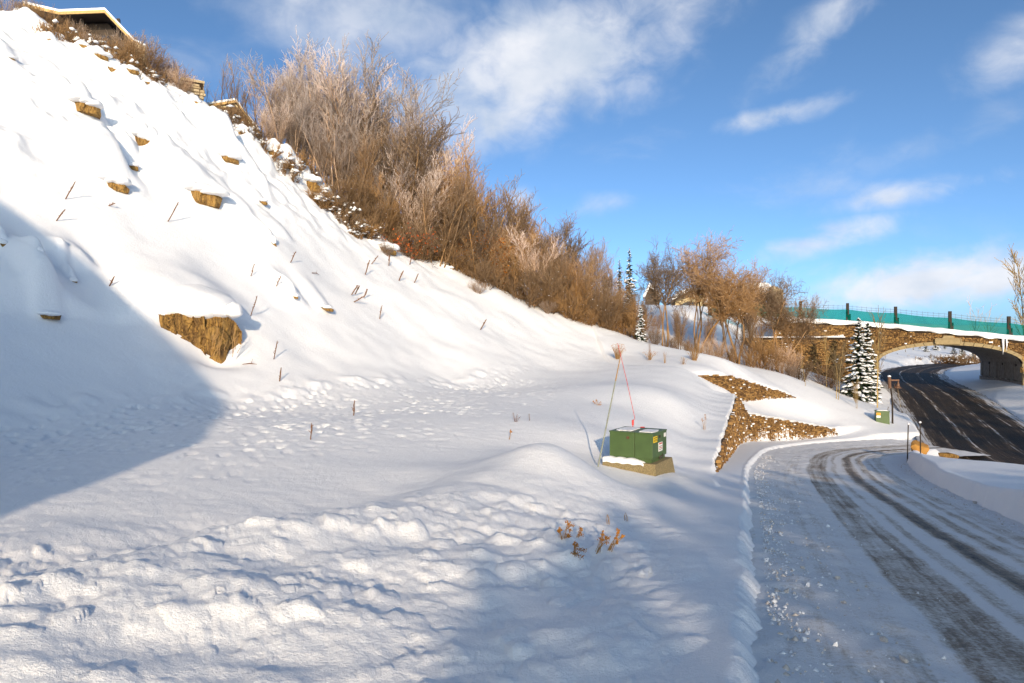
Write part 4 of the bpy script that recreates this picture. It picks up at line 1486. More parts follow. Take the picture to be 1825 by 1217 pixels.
def spruce(kind, Ht, R, seed, snowy, whorls=20):
    rs = random.Random(seed)
    trunk = MB()
    trunk.tube([(0, 0, -.5), (0.02, 0, Ht * .4), (0, 0.02, Ht * .8), (0, 0, Ht)], [Ht * .020, Ht * .014, Ht * .006, .008], 8)
    tm = MB()
    V, F, to = [], [], []
    SV, SF = [], []

    def leaf(p, q, w, t):
        d = q - p
        s = np.cross(d, np.array([rs.gauss(0, .35), rs.gauss(0, .35), 1.0]))
        s = s / (np.linalg.norm(s) + 1e-9) * w
        o = len(V)
        m = p + d * 0.45
        V.extend([p, m + s, q, m - s])
        F.append((o, o + 1, o + 2, o + 3))
        to.extend([t] * 4)

    def pad(c, ax, lx, ly, lz):
        o = len(SV)
        side = np.cross(np.array([0, 0, 1.0]), ax)
        side /= np.linalg.norm(side) + 1e-9
        rings = [(-1.0, 0.0), (-.55, .8), (0.1, 1.0), (.6, .75), (1.0, 0.1)]
        nn = 6
        for k, s in rings:
            for j in range(nn):
                an = 2 * math.pi * j / nn
                z = math.sin(an)
                SV.append(c + ax * lx * k * rs.uniform(.92, 1.08) + side * ly * s * math.cos(an) * rs.uniform(.85, 1.15) + np.array([0, 0, lz * s * (z if z > 0 else z * .35)]))
        for i in range(len(rings) - 1):
            for j in range(nn):
                j2 = (j + 1) % nn
                SF.append((o + i * nn + j, o + i * nn + j2, o + (i + 1) * nn + j2, o + (i + 1) * nn + j))
    for w in range(whorls):
        f = (w + 0.5) / whorls
        z = Ht * (0.035 + 0.95 * f)
        L0 = R * (1 - f) ** 0.85 + 0.10
        nb = max(5, int(11 - 5 * f))
        a0 = rs.uniform(0, 6.28)
        for k in range(nb):
            a = a0 + 2 * math.pi * k / nb + rs.uniform(-.25, .25)
            L1 = L0 * rs.uniform(0.55, 1.25)
            z = Ht * (0.035 + 0.95 * min(.995, max(0.0, f + rs.uniform(-.9, .9) / whorls)))
            out = np.array([math.cos(a), math.sin(a), 0])
            drop = -0.26 - 0.25 * (1 - f) + rs.uniform(-.22, .18) + (0.75 * max(0, f - .75) * 2)
            pts = []
            for s in np.linspace(0, 1, 6):
                pts.append(out * L1 * s + np.array([0, 0, z + rs.uniform(-.02, .02) + L1 * (drop * s + 0.22 * s * s)]))
            tm.tube([pts[0], pts[3], pts[5]], [0.022, 0.014, .006], 3, tone=0.0, caps=False)
            for i in range(1, 6):
                d = pts[i] - pts[i - 1]
                d /= np.linalg.norm(d)
                sd = np.cross(d, np.array([0, 0, 1.0]))
                for j in range(3):
                    c = pts[i - 1] + (pts[i] - pts[i - 1]) * rs.random()
                    for sg in (-1, 1):
                        ll = (0.10 + 0.34 * L1 * (1 - abs(i - 2.5) / 5)) * rs.uniform(.6, 1.15)
                        q = c + (d * 0.75 + sd * sg * rs.uniform(.5, .95) + np.array([0, 0, rs.uniform(-.35, -.02)])) * ll
                        leaf(c, q, 0.035 + 0.09 * ll, rs.random())
                leaf(pts[i - 1], pts[i] + d * .08 + np.array([0, 0, -.04]), 0.07, rs.random())
            leaf(pts[5], pts[5] + (pts[5] - pts[4]) * .7, 0.06, 1.0)
            if snowy and L1 > 0.12:
                ax = pts[5] - pts[2]
                ax /= np.linalg.norm(ax)
                sdv = np.cross(ax, np.array([0, 0, 1.0]))
                for fr in (0.42, 0.62, 0.80, 0.97):
                    if rs.random() > snowy * .8 or (fr < .6 and L1 < .7):
                        continue
                    i0 = min(4, int(fr * 5))
                    c = pts[i0] + (pts[i0 + 1] - pts[i0]) * (fr * 5 - i0) + sdv * rs.uniform(-.12, .12) * L1 + np.array([0, 0, 0.04])
                    pad(c, ax, (.05 + L1 * .13) * rs.uniform(.5, 1.9), (0.05 + .10 * L1) * rs.uniform(.5, 1.7), (0.045 + 0.045 * L1) * rs.uniform(.6, 1.6))
    o = len(V)
    V += tm.v
    to += tm.t
    F += [tuple(i + o for i in f) for f in tm.f]
    me_t = bpy.data.meshes.new(kind + '_trunk')
    me_t.from_pydata(trunk.v, [], trunk.f)
    me_t.materials.append(M['brown_post'])
    out = {'trunk': me_t, 'crown': mesh_np(kind + '_crown', V, F, M['spruce'], tone=to)}
    if SV:
        out['snow'] = mesh_np(kind + '_snow', SV, SF, M['snow'], smooth=True)
    return out


spruces = [spruce('spruce_a', 7.2, 1.75, 101, 0.72, 26), spruce('spruce_b', 5.0, 1.0, 102, 0.66, 20), spruce('spruce_c', 9.0, 2.0, 103, 0.30, 24)]


def height_of(meshes):
    me = meshes['crown']
    co = np.empty(len(me.vertices) * 3, np.float32)
    me.vertices.foreach_get('co', co)
    return float(np.percentile(co[2::3], 99.7))


def gz(x, y):
    return float(H(x, y, False)[0])


# ------------------------------------------------------------------ thicket along the hill crest
prof_x = [470, 500, 540, 575, 640, 700, 740, 790, 850, 900, 960, 1020, 1070, 1105, 1125]
prof_y = [150, 85, 58, 48, 92, 122, 165, 230, 272, 325, 368, 388, 432, 470, 520]
CREST_D = lambda px: float(np.interp(px, [0, 320, 480, 700, 860, 1000, 1110], [38.7, 42, 44, 46, 48, 50, 52]))


def crest_spot(px, back):
    d = CREST_D(px) + back
    x = (px - CX) / FPX * d
    return np.array([x, d, gz(x, d)])


rt = random.Random(77)
ROWLAB = {1.0: 'low %s, front row', 2.0: 'taller %s, middle row', 3.0: 'tallest %s, back row'}
ROWS = [(0.6, 34, 1.0), (2.6, 36, 2.0), (5.5, 42, 3.0)]
k_tree = 0
for back, stepx, row in ROWS:
    px = 478 + 9 * row
    while px < 1122:
        p = crest_spot(px + rt.uniform(-8, 8), back + rt.uniform(-.6, .6))
        pxx = CX + p[0] / p[1] * FPX
        ytop = float(np.interp(pxx, prof_x, prof_y))
        ztop = (CY - ytop) / FPX * p[1]
        full = max(2.5, ztop - p[2])
        fr = {1.0: rt.uniform(0.50, 0.76), 2.0: rt.uniform(0.72, 0.96), 3.0: rt.uniform(0.80, 1.0)}[row]
        ht = full * fr
        if rt.random() < (0.9 if pxx < 690 else 0.45 if pxx < 800 else 0.12):
            me, base = frosts[rt.randrange(2)], 9.3
            nm, lab = 'frosted_oak', ROWLAB[row] % ('frost tipped scrub oak ' + ('at the high left end of the thicket' if pxx < 690 else 'among the brown ones of the thicket'))
        elif row == 1.0 and 800 < pxx < 960 and rt.random() < 0.75:
            me, base = leafy[rt.randrange(2)], 5.6
            nm, lab = 'leafy_oak', 'scrub oak still holding orange leaves low in the thicket edge'
        else:
            me = oaks[rt.randrange(4)]
            base = 8.3
            nm, lab = 'scrub_oak', ROWLAB[row] % ('bare brown scrub oak ' + ('in the higher left half of the thicket' if pxx < 850 else 'in the lower right half of the thicket'))
        s = ht / height_of(me)
        put(nm, me, (p[0], p[1], p[2] - .1), rt.uniform(0, 6.28), (s * rt.uniform(1.0, 1.3), s * rt.uniform(1.0, 1.3), s), lab, 'tree', 'scrub oaks of the crest thicket: ' + nm.replace('_', ' '),
            tilt=(rt.uniform(-.08, .08), rt.uniform(-.05, .1)))
        k_tree += 1
        px += stepx * rt.uniform(.8, 1.2)
# undergrowth at the foot of the thicket
for px in range(610, 1120, 13):
    p = crest_spot(px + rt.uniform(-6, 6), rt.uniform(-.3, 1.6))
    s = rt.uniform(0.5, 1.1)
    put('underbrush', shrubs[rt.randrange(2)], (p[0], p[1], p[2] - .1), rt.uniform(0, 6.28), s, 'tangled dry brush along the thicket foot, ' + ('left of the red leafed shrub' if px < 725 else 'below the orange leaves' if px < 960 else 'towards its low right end'), 'shrub', 'brush along the thicket foot')
put('red_shrub', redshrub, crest_spot(731, -0.6), 0.4, 0.95, 'shrub with bright red orange leaves at the snow edge of the thicket', 'shrub')
# thin saplings and brush on the high left crest
for px, top, i in [(372, 150, 0), (395, 125, 1), (418, 120, 0), (440, 150, 1), (455, 135, 0), (478, 140, 1), (352, 160, 1), (466, 180, 0), (486, 200, 1)]:
    p = crest_spot(px, rt.uniform(2, 5))
    ht = max(1.5, (CY - top) / FPX * p[1] - p[2])
    put('bare_sapling', thins[i], (p[0], p[1], p[2] - .1), rt.uniform(0, 6), ht / 4.8, 'thin bare sapling against the blue sky right of the stone chimney', 'tree', 'thin saplings by the chimney')
for px in [22, 48, 70, 100, 128, 150, 172, 205, 222, 240, 262, 278, 292, 306, 322]:
    p = crest_spot(px + rt.uniform(-5, 5), rt.uniform(-1.2, 1.8))
    s = rt.uniform(0.5, 0.8) * (1.0 if px > 60 else 0.8) * (0.72 if 90 < px < 215 else 1.0)
    put('crest_shrub', shrubs[rt.choice([0, 1, 2, 2])], (p[0], p[1], p[2] - .1), rt.uniform(0, 6.28), s, 'bare frosted shrub on the snowy crest ' + ('left of the dark eaved house' if px < 60 else 'below the dark eaved house' if px < 245 else 'between dark eaved house and chimney'), 'shrub', 'shrubs on the high left crest')
for px in list(range(60, 300, 22)) + list(range(392, 660, 7)):
    off = rt.uniform(-3.6, -.1)
    p = crest_spot(px + rt.uniform(-6, 6), off)
    s = rt.uniform(0.4, 0.95)
    put('snowy_brush', snowys[rt.randrange(2)], (p[0], p[1], p[2] - .12), rt.uniform(0, 6.28), s, 'low brush half buried in snow just under the crest, ' + ('below the dark eaved house' if px < 310 else 'below the shingled gable' if px < 480 else 'left of the thicket'), 'shrub', 'snow laden brush under the crest')

# ------------------------------------------------------------------ trees between the thicket and the bridge
def tree_px(name, me, base_h, px, ytop, d, label, cat='tree', group=None, wide=1.0, rot=None):
    x = (px - CX) / FPX * d
    z = gz(x, d)
    ht = (CY - ytop) / FPX * d - z
    s = ht / height_of(me)
    return put(name, me, (x, d, z - .08), rt.uniform(0, 6.28) if rot is None else rot, (s * wide, s * wide, s), label, cat, group)


tree_px('crowned_oak', crowns[0], 8.0, 1186, 434, 53.5, 'leftmost of the tall round crowned bare trees before the stone house, with loose crown', wide=0.8)
tree_px('crowned_oak', crowns[1], 8.0, 1244, 416, 54.0, 'tallest round crowned bare tree in front of the stone house', wide=0.75)
tree_px('crowned_oak', crowns[2], 8.0, 1312, 446, 53.0, 'broad tan crowned bare tree covering the right half of the stone house', wide=0.95)
tree_px('crowned_oak', crowns[0], 8.0, 1285, 470, 56.0, 'smaller bare tree between the tallest and the broad tan crowned tree', wide=0.7)
tree_px('crowned_oak', crowns[1], 8.0, 1388, 486, 55.0, 'slim bare tree just left of the last fence post before open sky', wide=0.62)
tree_px('crowned_oak', crowns[2], 8.0, 1422, 502, 56.0, 'slim leaning bare tree in front of the left end of the green netting', wide=0.6)
tree_px('crowned_oak', crowns[0], 8.0, 1335, 470, 57.0, 'bare tree half hidden behind the broad tan crowned tree', wide=0.7)
for px, yt, d in [(1136, 572, 51), (1168, 585, 51.5), (1200, 590, 51.6), (1228, 598, 51.4), (1268, 600, 52), (1300, 604, 51.8), (1352, 592, 53), (1372, 606, 52.5), (1398, 612, 53.5),
                  (1428, 632, 54.5), (1340, 622, 51.5), (1476, 640, 59), (1412, 640, 53)]:
    tree_px('dry_shrub', shrubs[rt.randrange(3)], 2.3, px, yt, d, 'dense dry brown shrub at the foot of the bare trees ' + ('left of the tallest crown' if px < 1240 else 'below the broad tan crown' if px < 1345 else 'near the lower bridge wing'), 'shrub', 'shrubs along the gully', wide=rt.uniform(.7, 1.0))
for px, yt, d, i in [(1150, 530, 58, 0), (1130, 535, 57, 1), (1165, 545, 52.5, 2), (1210, 540, 53, 3), (1262, 545, 53.5, 1), (1330, 540, 52.8, 0), (1352, 545, 55, 2)]:
    tree_px('scrub_oak', oaks[i], 8.3, px, yt, d, 'low many stemmed scrub oak among the round crowned trees', 'tree', 'scrub oaks by the gully', wide=.75)
tree_px('spruce', spruces[2], 9.0, 1122, 442, 66, 'dark pointed spruce rising above the right end of the thicket', wide=.55)
tree_px('spruce', spruces[2], 9.0, 1104, 462, 70, 'dark spruce tip peeking over the thicket, left of the taller one', wide=.55)
tree_px('spruce', spruces[1], 5.0, 1142, 545, 50.5, 'small snowy spruce in the gap where the thicket ends', wide=.8)
tree_px('spruce', spruces[1], 5.0, 1120, 500, 62, 'snow coated spruce below the dark pointed one', wide=.9)
# snowy spruces before the bridge
tree_px('spruce', spruces[0], 7.2, 1531, 568, 57.0, 'large snow laden spruce standing before the bridge', wide=.88)
tree_px('spruce', spruces[1], 5.0, 1546, 576, 58.6, 'slender second spruce tip close behind the large snowy spruce', wide=.8)
# pale saplings on the slope by the bridge: photo x, base y, top y
for px, yb, yt, i, lab in [(1492, 711, 600, 2, 'bushy pale sapling with many upright twigs left of the snowy spruce'), (1474, 690, 596, 0, 'straight pale sapling left of the bushy sapling'),
                           (1436, 688, 640, 1, 'short pale sapling farthest left on the slope by the bridge'), (1563, 726, 560, 0, 'tall slender pale sapling right of the snowy spruce'),
                           (1568, 716, 590, 1, 'pale sapling close beside the bridge pillar'), (1556, 700, 575, 1, 'pale sapling rising in front of the bridge stones'),
                           (1527, 728, 672, 2, 'small forked pale sapling below the snowy spruce'), (1538, 705, 670, 1, 'short pale sapling against the skirt of the spruce'),
                           (1606, 728, 690, 1, 'small bent pale sapling right of the lamp post')]:
    g = ground_at(px, yb, 30, 62)
    ht = (yb - yt) / FPX * g[1]
    put('pale_sapling', saplings[i], (g[0], g[1], g[2] - .05), rt.uniform(0, 6), ht / 5.6, lab, 'tree', 'pale saplings near the bridge')
# beyond the arch
for k, (px, yt, d, i) in enumerate([(1600, 628, 112, 1), (1614, 622, 116, 1), (1628, 618, 120, 1), (1650, 606, 118, 2), (1668, 600, 122, 0), (1700, 612, 114, 0), (1715, 610, 112, 1), (1735, 616, 110, 0), (1640, 612, 124, 0),
                                    (1684, 606, 126, 2), (1752, 610, 110, 0), (1590, 618, 118, 0), (1728, 604, 122, 2)]):
    tree_px('spruce', spruces[i], 7.2 if i == 0 else 5.0 if i == 1 else 9.0, px, yt, d, 'snowy evergreen seen through the arch beyond the road', 'tree', 'evergreens beyond the arch', wide=1.0)
for px, yt, d in [(1606, 634, 108), (1622, 632, 110), (1636, 634, 106), (1660, 630, 109), (1678, 632, 106), (1692, 628, 108), (1706, 630, 105), (1722, 628, 104), (1740, 634, 103), (1716, 636, 102)]:
    tree_px('snowy_bush', snowys[rt.randrange(2)], 1.5, px, yt, d, 'snow covered bush seen through the arch beyond the road', 'shrub', 'bushes beyond the arch', wide=1.2)
tree_px('poplar', saplings[2], 5.6, 1832, 440, 78, 'bare upright tree at the right edge rising behind the bridge fence', wide=.9)
tree_px('poplar', thins[0], 4.8, 1745, 530, 95, 'small bare tree far behind the green netting', wide=.9)
# ------------------------------------------------------------------ houses
def frame_at(px, py, d):
    return pix(px, py, d)


def build_hill_house():
    """Dark house with deep eaves on the hilltop, seen from below."""
    d = 50.0
    P = lambda px, py, back=0.0: pix(px, py, d) + np.array([-0.35, 1.0, 0.0]) * back
    root = empty('hill_house', pix(175, 110, d + 1), 'dark timber house with deep honey edged eaves at the top left of the hill', 'house')
    O = np.array(root.location)
    edge = [(40, 5), (104, 20), (186, 17), (240, 74)]
    b = MB()
    for (x1, y1), (x2, y2) in zip(edge[:-1], edge[1:]):
        a, c = P(x1, y1), P(x2, y2)
        t = np.array([0, 0, -0.22])
        b.prism([a - O, c - O, c + t - O, a + t - O], np.array([-0.03, .09, 0]))
    b.build('fascia', M['fascia'], root)
    b = MB()
    for (x1, y1), (x2, y2) in zip(edge[:-1], edge[1:]):
        a, c = P(x1, y1, 0.12), P(x2, y2, 0.12)
        t = np.array([0, 0, -0.12])
        b.prism([a - O, c - O, c + t - O, a + t - O], np.array([-3.0, 8.5, 0.6]))
    b.build('roof', M['dark_wood'], root)
    b = MB()
    for (x1, y1), (x2, y2) in zip(edge[:-1], edge[1:]):
        a, c = P(x1, y1, 0.05) + np.array([0, 0, .02]), P(x2, y2, 0.05) + np.array([0, 0, .02])
        t = np.array([0, 0, 0.16])
        b.prism([a - O, c - O, c + t - O, a + t - O], np.array([-3.0, 8.4, 0.6]))
    b.build('roof_snow', M['snow'], root, smooth=False)
    wall = MB()
    w = [(70, 22), (104, 24), (182, 22), (226, 74), (226, 170), (70, 170)]
    wall.prism([P(x, y, 1.7) - O for x, y in w], np.array([-1.8, 5.0, 0]))
    wall.build('wall', M['dark_wood'], root)
    for x1, x2 in ((95, 120), (128, 152), (160, 184)):
        g = MB()
        g.prism([P(x1, 45, 1.66) - O, P(x2, 45, 1.66) - O, P(x2, 85, 1.66) - O, P(x1, 85, 1.66) - O], np.array([-.02, .03, 0]))
        g.build('window', M['glass'], root)
    for x in (140, 205):
        g = MB()
        g.prism([P(x - 3, 22, .9) - O, P(x + 3, 22, .9) - O, P(x + 3, 140, .9) - O, P(x - 3, 140, .9) - O], np.array([-.1, .3, 0]))
        g.build('post', M['dark_wood'], root)
    c = MB()
    c.prism([P(241, 74, -.1) - O, P(259, 84, -.1) - O, P(259, 150, -.1) - O, P(241, 150, -.1) - O], np.array([-.5, 1.2, 0]))
    c.build('stone_pier', M['house_stone'], root)
    s = MB()
    s.prism([P(240, 73, -.12) - O, P(260, 83, -.12) - O, P(260, 80, -.12) - O, P(240, 70, -.12) - O], np.array([-.5, 1.25, 0]))
    s.build('pier_snow', M['snow'], root)


def build_gable_house():
    d = 47.5
    P = lambda px, py, back=0.0: pix(px, py, d) + np.array([-0.35, 1.0, 0.0]) * back
    root = empty('gable_house', pix(410, 230, d), 'brown shingled gable with a snowy honey coloured verge, on the crest left of the thicket', 'house')
    O = np.array(root.location)
    roofline = [(358, 190), (420, 180), (457, 228), (468, 246)]
    w = [(362, 192), (419, 184), (453, 228), (464, 250), (464, 300), (362, 300)]
    b = MB()
    b.prism([P(x, y) - O for x, y in w], np.array([-1.5, 5.0, 0]))
    b.build('wall', M['stucco'], root)
    # courses of shingles on the gable
    rs = random.Random(9)
    sh = MB()
    y = 186
    while y < 262:
        x = 362 + rs.uniform(-4, 0)
        while x < 464:
            wd = rs.uniform(3.2, 5.0)
            top = np.interp(x + wd / 2, [362, 419, 453, 464], [192, 184, 228, 250])
            if y > top and x + wd < 466:
                k = rs.uniform(.02, .06)
                sh.prism([P(x + .2, y, -k) - O, P(x + wd - .2, y, -k) - O, P(x + wd - .2, y + 5.4, -k - .03) - O, P(x + .2, y + 5.4, -k - .03) - O], np.array([0, .06, 0]), 0, rs.random())
            x += wd
        y += 5.0
    o = sh.build('shingle_cladding', M['shake'], root)
    o['kind'] = 'stuff'
    for nm, mt, up, th, bk in (('verge_board', M['fascia'], 0.0, -0.16, -0.22), ('roof_snow', M['snow'], 0.02, 0.13, -0.2)):
        b = MB()
        for (x1, y1), (x2, y2) in zip(roofline[:-1], roofline[1:]):
            a, c = P(x1, y1, bk) + np.array([0, 0, up]), P(x2, y2, bk) + np.array([0, 0, up])
            t = np.array([0, 0, th])
            b.prism([a - O, c - O, c + t - O, a + t - O], np.array([-1.6, 5.4, 0]) if up else np.array([-.03, .12, 0]))
        b.build(nm, mt, root)
    b = MB()
    for (x1, y1), (x2, y2) in zip(roofline[:-1], roofline[1:]):
        a, c = P(x1, y1, -.1), P(x2, y2, -.1)
        t = np.array([0, 0, -.14])
        b.prism([a - O, c - O, c + t - O, a + t - O], np.array([-1.6, 5.3, 0]))
    b.build('roof', M['dark_wood'], root)
    # chimney: stone block turned towards the sun
    c0 = pix(341, 200, 46.0)
    wdt = 1.35
    ch = empty('stone_chimney', (c0[0], c0[1], c0[2]), 'square tan stone chimney standing on the crest left of the shingled gable', 'chimney')
    b = MB()
    rot = 0.55
    b.box((0, 0, 0.4), (wdt - .1, wdt - .1, 2.9), rot)
    b.build('shaft', M['mortar'], ch)
    mb = MB()
    for k in range(4):
        an = rot + k * math.pi / 2
        nx = np.array([math.cos(an), math.sin(an), 0])
        tx = np.array([-math.sin(an), math.cos(an), 0])
        stones(mb, lambda u, v: nx * (wdt / 2 - .03) + tx * (u - wdt / 2) + np.array([0, 0, -1.0 + v]), wdt, 2.8, lambda u, v: nx, lambda u, v: 0 < u < wdt and v < 2.75, 0.34, 0.2, 0.05, rs, snow=0.0)
    o = mb.build('stone_facing', M['house_stone'], ch)
    o['kind'] = 'stuff'
    b = MB()
    b.box((0, 0, 1.92), (wdt + .1, wdt + .1, 0.16), rot)
    b.build('cap', M['house_stone'], ch)
    b = MB()
    b.box((0, 0, 2.04), (wdt, wdt, 0.08), rot, taper=.8)
    b.build('cap_snow', M['snow'], ch)


def build_stone_house():
    d = 86.0
    P = lambda px, py, back=0.0: pix(px, py, d) + np.array([0.15, 1.0, 0.0]) * back
    root = empty('stone_house', pix(1290, 560, d), 'low tan house with thick snow on curved roofs behind the bare trees', 'house')
    O = np.array(root.location)
    A = lambda px, py, back=0.0: P(px, py, back) - O
    back = np.array([1.0, 7.0, 0])
    b = MB()
    b.prism([A(x, y, 1.0) for x, y in ((1200, 600), (1395, 600), (1395, 540), (1345, 536), (1300, 540), (1262, 530), (1240, 520), (1206, 530))], back)
    b.build('wall', M['stucco'], root)
    # arched garage / entry recess and windows
    g = MB()
    g.prism([A(1212, 543, .95), A(1228, 536, .95), A(1240, 537, .95), A(1240, 546, .95), A(1212, 548, .95)], np.array([0, .05, 0]))
    g.build('window', M['glass'], root)
    for (x1, x2, y1, y2) in ((1330, 1344, 548, 566), (1350, 1368, 528, 540), (1372, 1386, 530, 542), (1266, 1278, 548, 562)):
        f = MB()
        f.prism([A(x1, y1, .95), A(x2, y1, .95), A(x2, y2, .95), A(x1, y2, .95)], np.array([0, .05, 0]))
        w = f.build('window_frame', M['fascia'], root)
        f = MB()
        f.prism([A(x1 + 1.5, y1 + 1.5, .93), A(x2 - 1.5, y1 + 1.5, .93), A(x2 - 1.5, y2 - 1.5, .93), A(x1 + 1.5, y2 - 1.5, .93)], np.array([0, .04, 0]))
        f.build('pane', M['glass'], w)
    # eaves and snow pillows: outlines of three roofs
    roofs = [[(1196, 532), (1210, 519), (1232, 512), (1258, 508), (1258, 514), (1232, 518), (1212, 526), (1200, 537)],
             [(1256, 540), (1262, 512), (1276, 500), (1294, 502), (1306, 516), (1312, 538), (1306, 540), (1280, 534)],
             [(1306, 522), (1322, 507), (1346, 503), (1368, 504), (1378, 512), (1384, 522), (1376, 520), (1344, 526), (1322, 530)]]
    rs = random.Random(4)
    for prof in roofs:
        b = MB()
        b.prism([A(x, y, -.4) for x, y in prof], back * 1.1)
        o = b.build('roof_snow', M['snow'], root)
        mod = o.modifiers.new('round', 'BEVEL')
        mod.width = 0.22
        mod.segments = 3
    for pts in ([(1196, 537), (1212, 527), (1232, 519), (1258, 515)], [(1256, 541), (1280, 536), (1308, 541)], [(1322, 532), (1344, 528), (1376, 522), (1386, 526)]):
        b = MB()
        for (x1, y1), (x2, y2) in zip(pts[:-1], pts[1:]):
            a, c = A(x1, y1, -.5), A(x2, y2, -.5)
            t = np.array([0, 0, -.3])
            b.prism([a, c, c + t, a + t], back * 1.0)
        b.build('eaves', M['dark_wood'], root)
    g = MB()
    g.prism([A(x, y, -3) for x, y in ((1368, 512), (1386, 520), (1386, 600), (1372, 600))], np.array([.6, 3, 0]))
    g.build('stone_pier', M['house_stone'], root)
    # snowy lean-to further left
    lt = empty('small_shed', pix(1158, 530, 84), 'small snow roofed shed at the left of the tan house, half hidden by branches', 'shed')
    O2 = np.array(lt.location)
    B = lambda px, py, bk=0.0: pix(px, py, 84) + np.array([0.15, 1.0, 0]) * bk - O2
    b = MB()
    b.prism([B(x, y, .5) for x, y in ((1150, 528), (1158, 508), (1176, 527), (1176, 560), (1150, 560))], np.array([1, 5, 0]))
    b.build('wall', M['dark_wood'], lt)
    b = MB()
    b.prism([B(x, y) for x, y in ((1146, 527), (1158, 503), (1180, 527), (1177, 531), (1158, 510), (1149, 530))], np.array([1, 5.5, 0]))
    b.build('roof_snow', M['snow'], lt)


build_hill_house()
build_gable_house()
build_stone_house()


# house behind the photographer: only its shadow reaches the picture
def build_chalet():
    root = empty('chalet', (-17, -12, -2), 'steep roofed chalet whose blue shadow falls over the left of the snow slope', 'house')
    O = np.array(root.location)
    up = (math.tan(SUN_EL) - 0.231) * 33
    lift = lambda z: z + up if z > 0 else z
    b = MB()
    prof = [(-28.5, -3), (-7.5, -3), (-7.5, 4.3), (-18, 13.9), (-28.5, 4.3)]
    b.prism([np.array((x, -12.4, lift(z))) - O for x, z in prof], (0, -11, 0))
    b.build('wall', M['stucco'], root)
    b = MB()
    b.prism([np.array((x, -11.6, lift(z))) - O for x, z in ((-5.35, 3.5), (-5.3, 3.8), (-8.2, 6.7), (-11.1, 9.4), (-13.3, 11.3), (-16.4, 13.5), (-18, 14.6), (-18, 14.0), (-7.5, 4.4))], (0, -12.6, 0))
    b.prism([np.array((x, -11.6, lift(z))) - O for x, z in ((-30.65, 3.5), (-28.5, 4.4), (-18, 14.0), (-18, 14.6), (-30.7, 3.8))], (0, -12.6, 0))
    b.build('roof', M['shake'], root)
    for x in (-24, -18, -12):
        f = MB()
        f.box(np.array((x, -12.36, 0.5)) - O, (1.8, .12, 2.0))
        w = f.build('window_frame', M['fascia'], root)
        f = MB()
        f.box(np.array((x, -12.29, 0.5)) - O, (1.5, .06, 1.7))
        f.build('pane', M['glass'], w)


build_chalet()
# trees behind the photographer: x, y, height above the camera
rs_b = random.Random(8)
for (x, y, top) in [(1.6, -25, 4.6), (2.5, -26, 5.1), (3.4, -25, 5.1), (4.4, -25.5, 5.3), (5.4, -25, 5.5), (6.4, -25, 5.9), (7.6, -25.5, 6.3), (8.8, -25, 6.5), (10.0, -25, 6.6), (11.3, -25.5, 6.5), (12.6, -25, 6.8),
                    (14, -25, 6.6), (15.4, -25.5, 6.7), (16.8, -25, 6.5), (18.2, -25, 6.8), (19.8, -25, 6.6), (21.4, -25.5, 6.9), (23, -25, 6.9), (2.1, -29.5, 5.4), (3.9, -29, 6.0), (5.9, -29.5, 6.4), (8.2, -29, 7.1), (10.6, -29.5, 7.4),
                    (13.3, -29, 7.4), (16.1, -29.5, 7.4), (19, -29, 7.4), (22.2, -29, 7.5), (7.0, -32, 7.4), (9.4, -32.5, 7.8), (12, -32, 7.9), (14.6, -32, 7.9), (5.2, -23, 5.2), (6.2, -22.5, 5.6), (7.1, -23, 5.9), (8.1, -22.5, 6.0), (9.2, -23, 6.2), (10.4, -22.5, 6.3), (11.8, -23, 6.4)]:
    z = gz(x, y)
    i = rs_b.choice([0, 1, 0])
    top += (math.tan(SUN_EL) - 0.231) * 36 + (0.5 if x < 5.6 else 0)
    ht = top - z
    put('spruce', spruces[i], (x, y, z), rs_b.uniform(0, 6), (ht / (7.2, 5.0)[i] * (1.05, 1.35)[i],) * 2 + (ht / (7.2, 5.0)[i],), 'young spruce behind the viewpoint that shades the foreground and the side road', 'tree', 'young spruces behind the viewpoint')
for (x, y, top) in [(31.2, -22, 8.6), (33.5, -26, 9.6), (36.2, -23, 9.2), (39.2, -26, 10.5), (42.5, -24, 11.5), (46.5, -25, 14.5), (51, -23, 17.5), (55.5, -26, 18), (34.5, -31, 9.5), (40.5, -31, 11), (48.5, -31, 16)]:
    z = gz(x, y)
    top += 3.4 + (math.tan(SUN_EL) - 0.231) * 68
    ht = top - z
    put('spruce', spruces[2], (x, y, z), rs_b.uniform(0, 6), (ht / 9.0 * 1.0,) * 2 + (ht / 9.0,), 'tall spruce behind the viewpoint that shades the main road', 'tree', 'tall spruces behind the viewpoint')


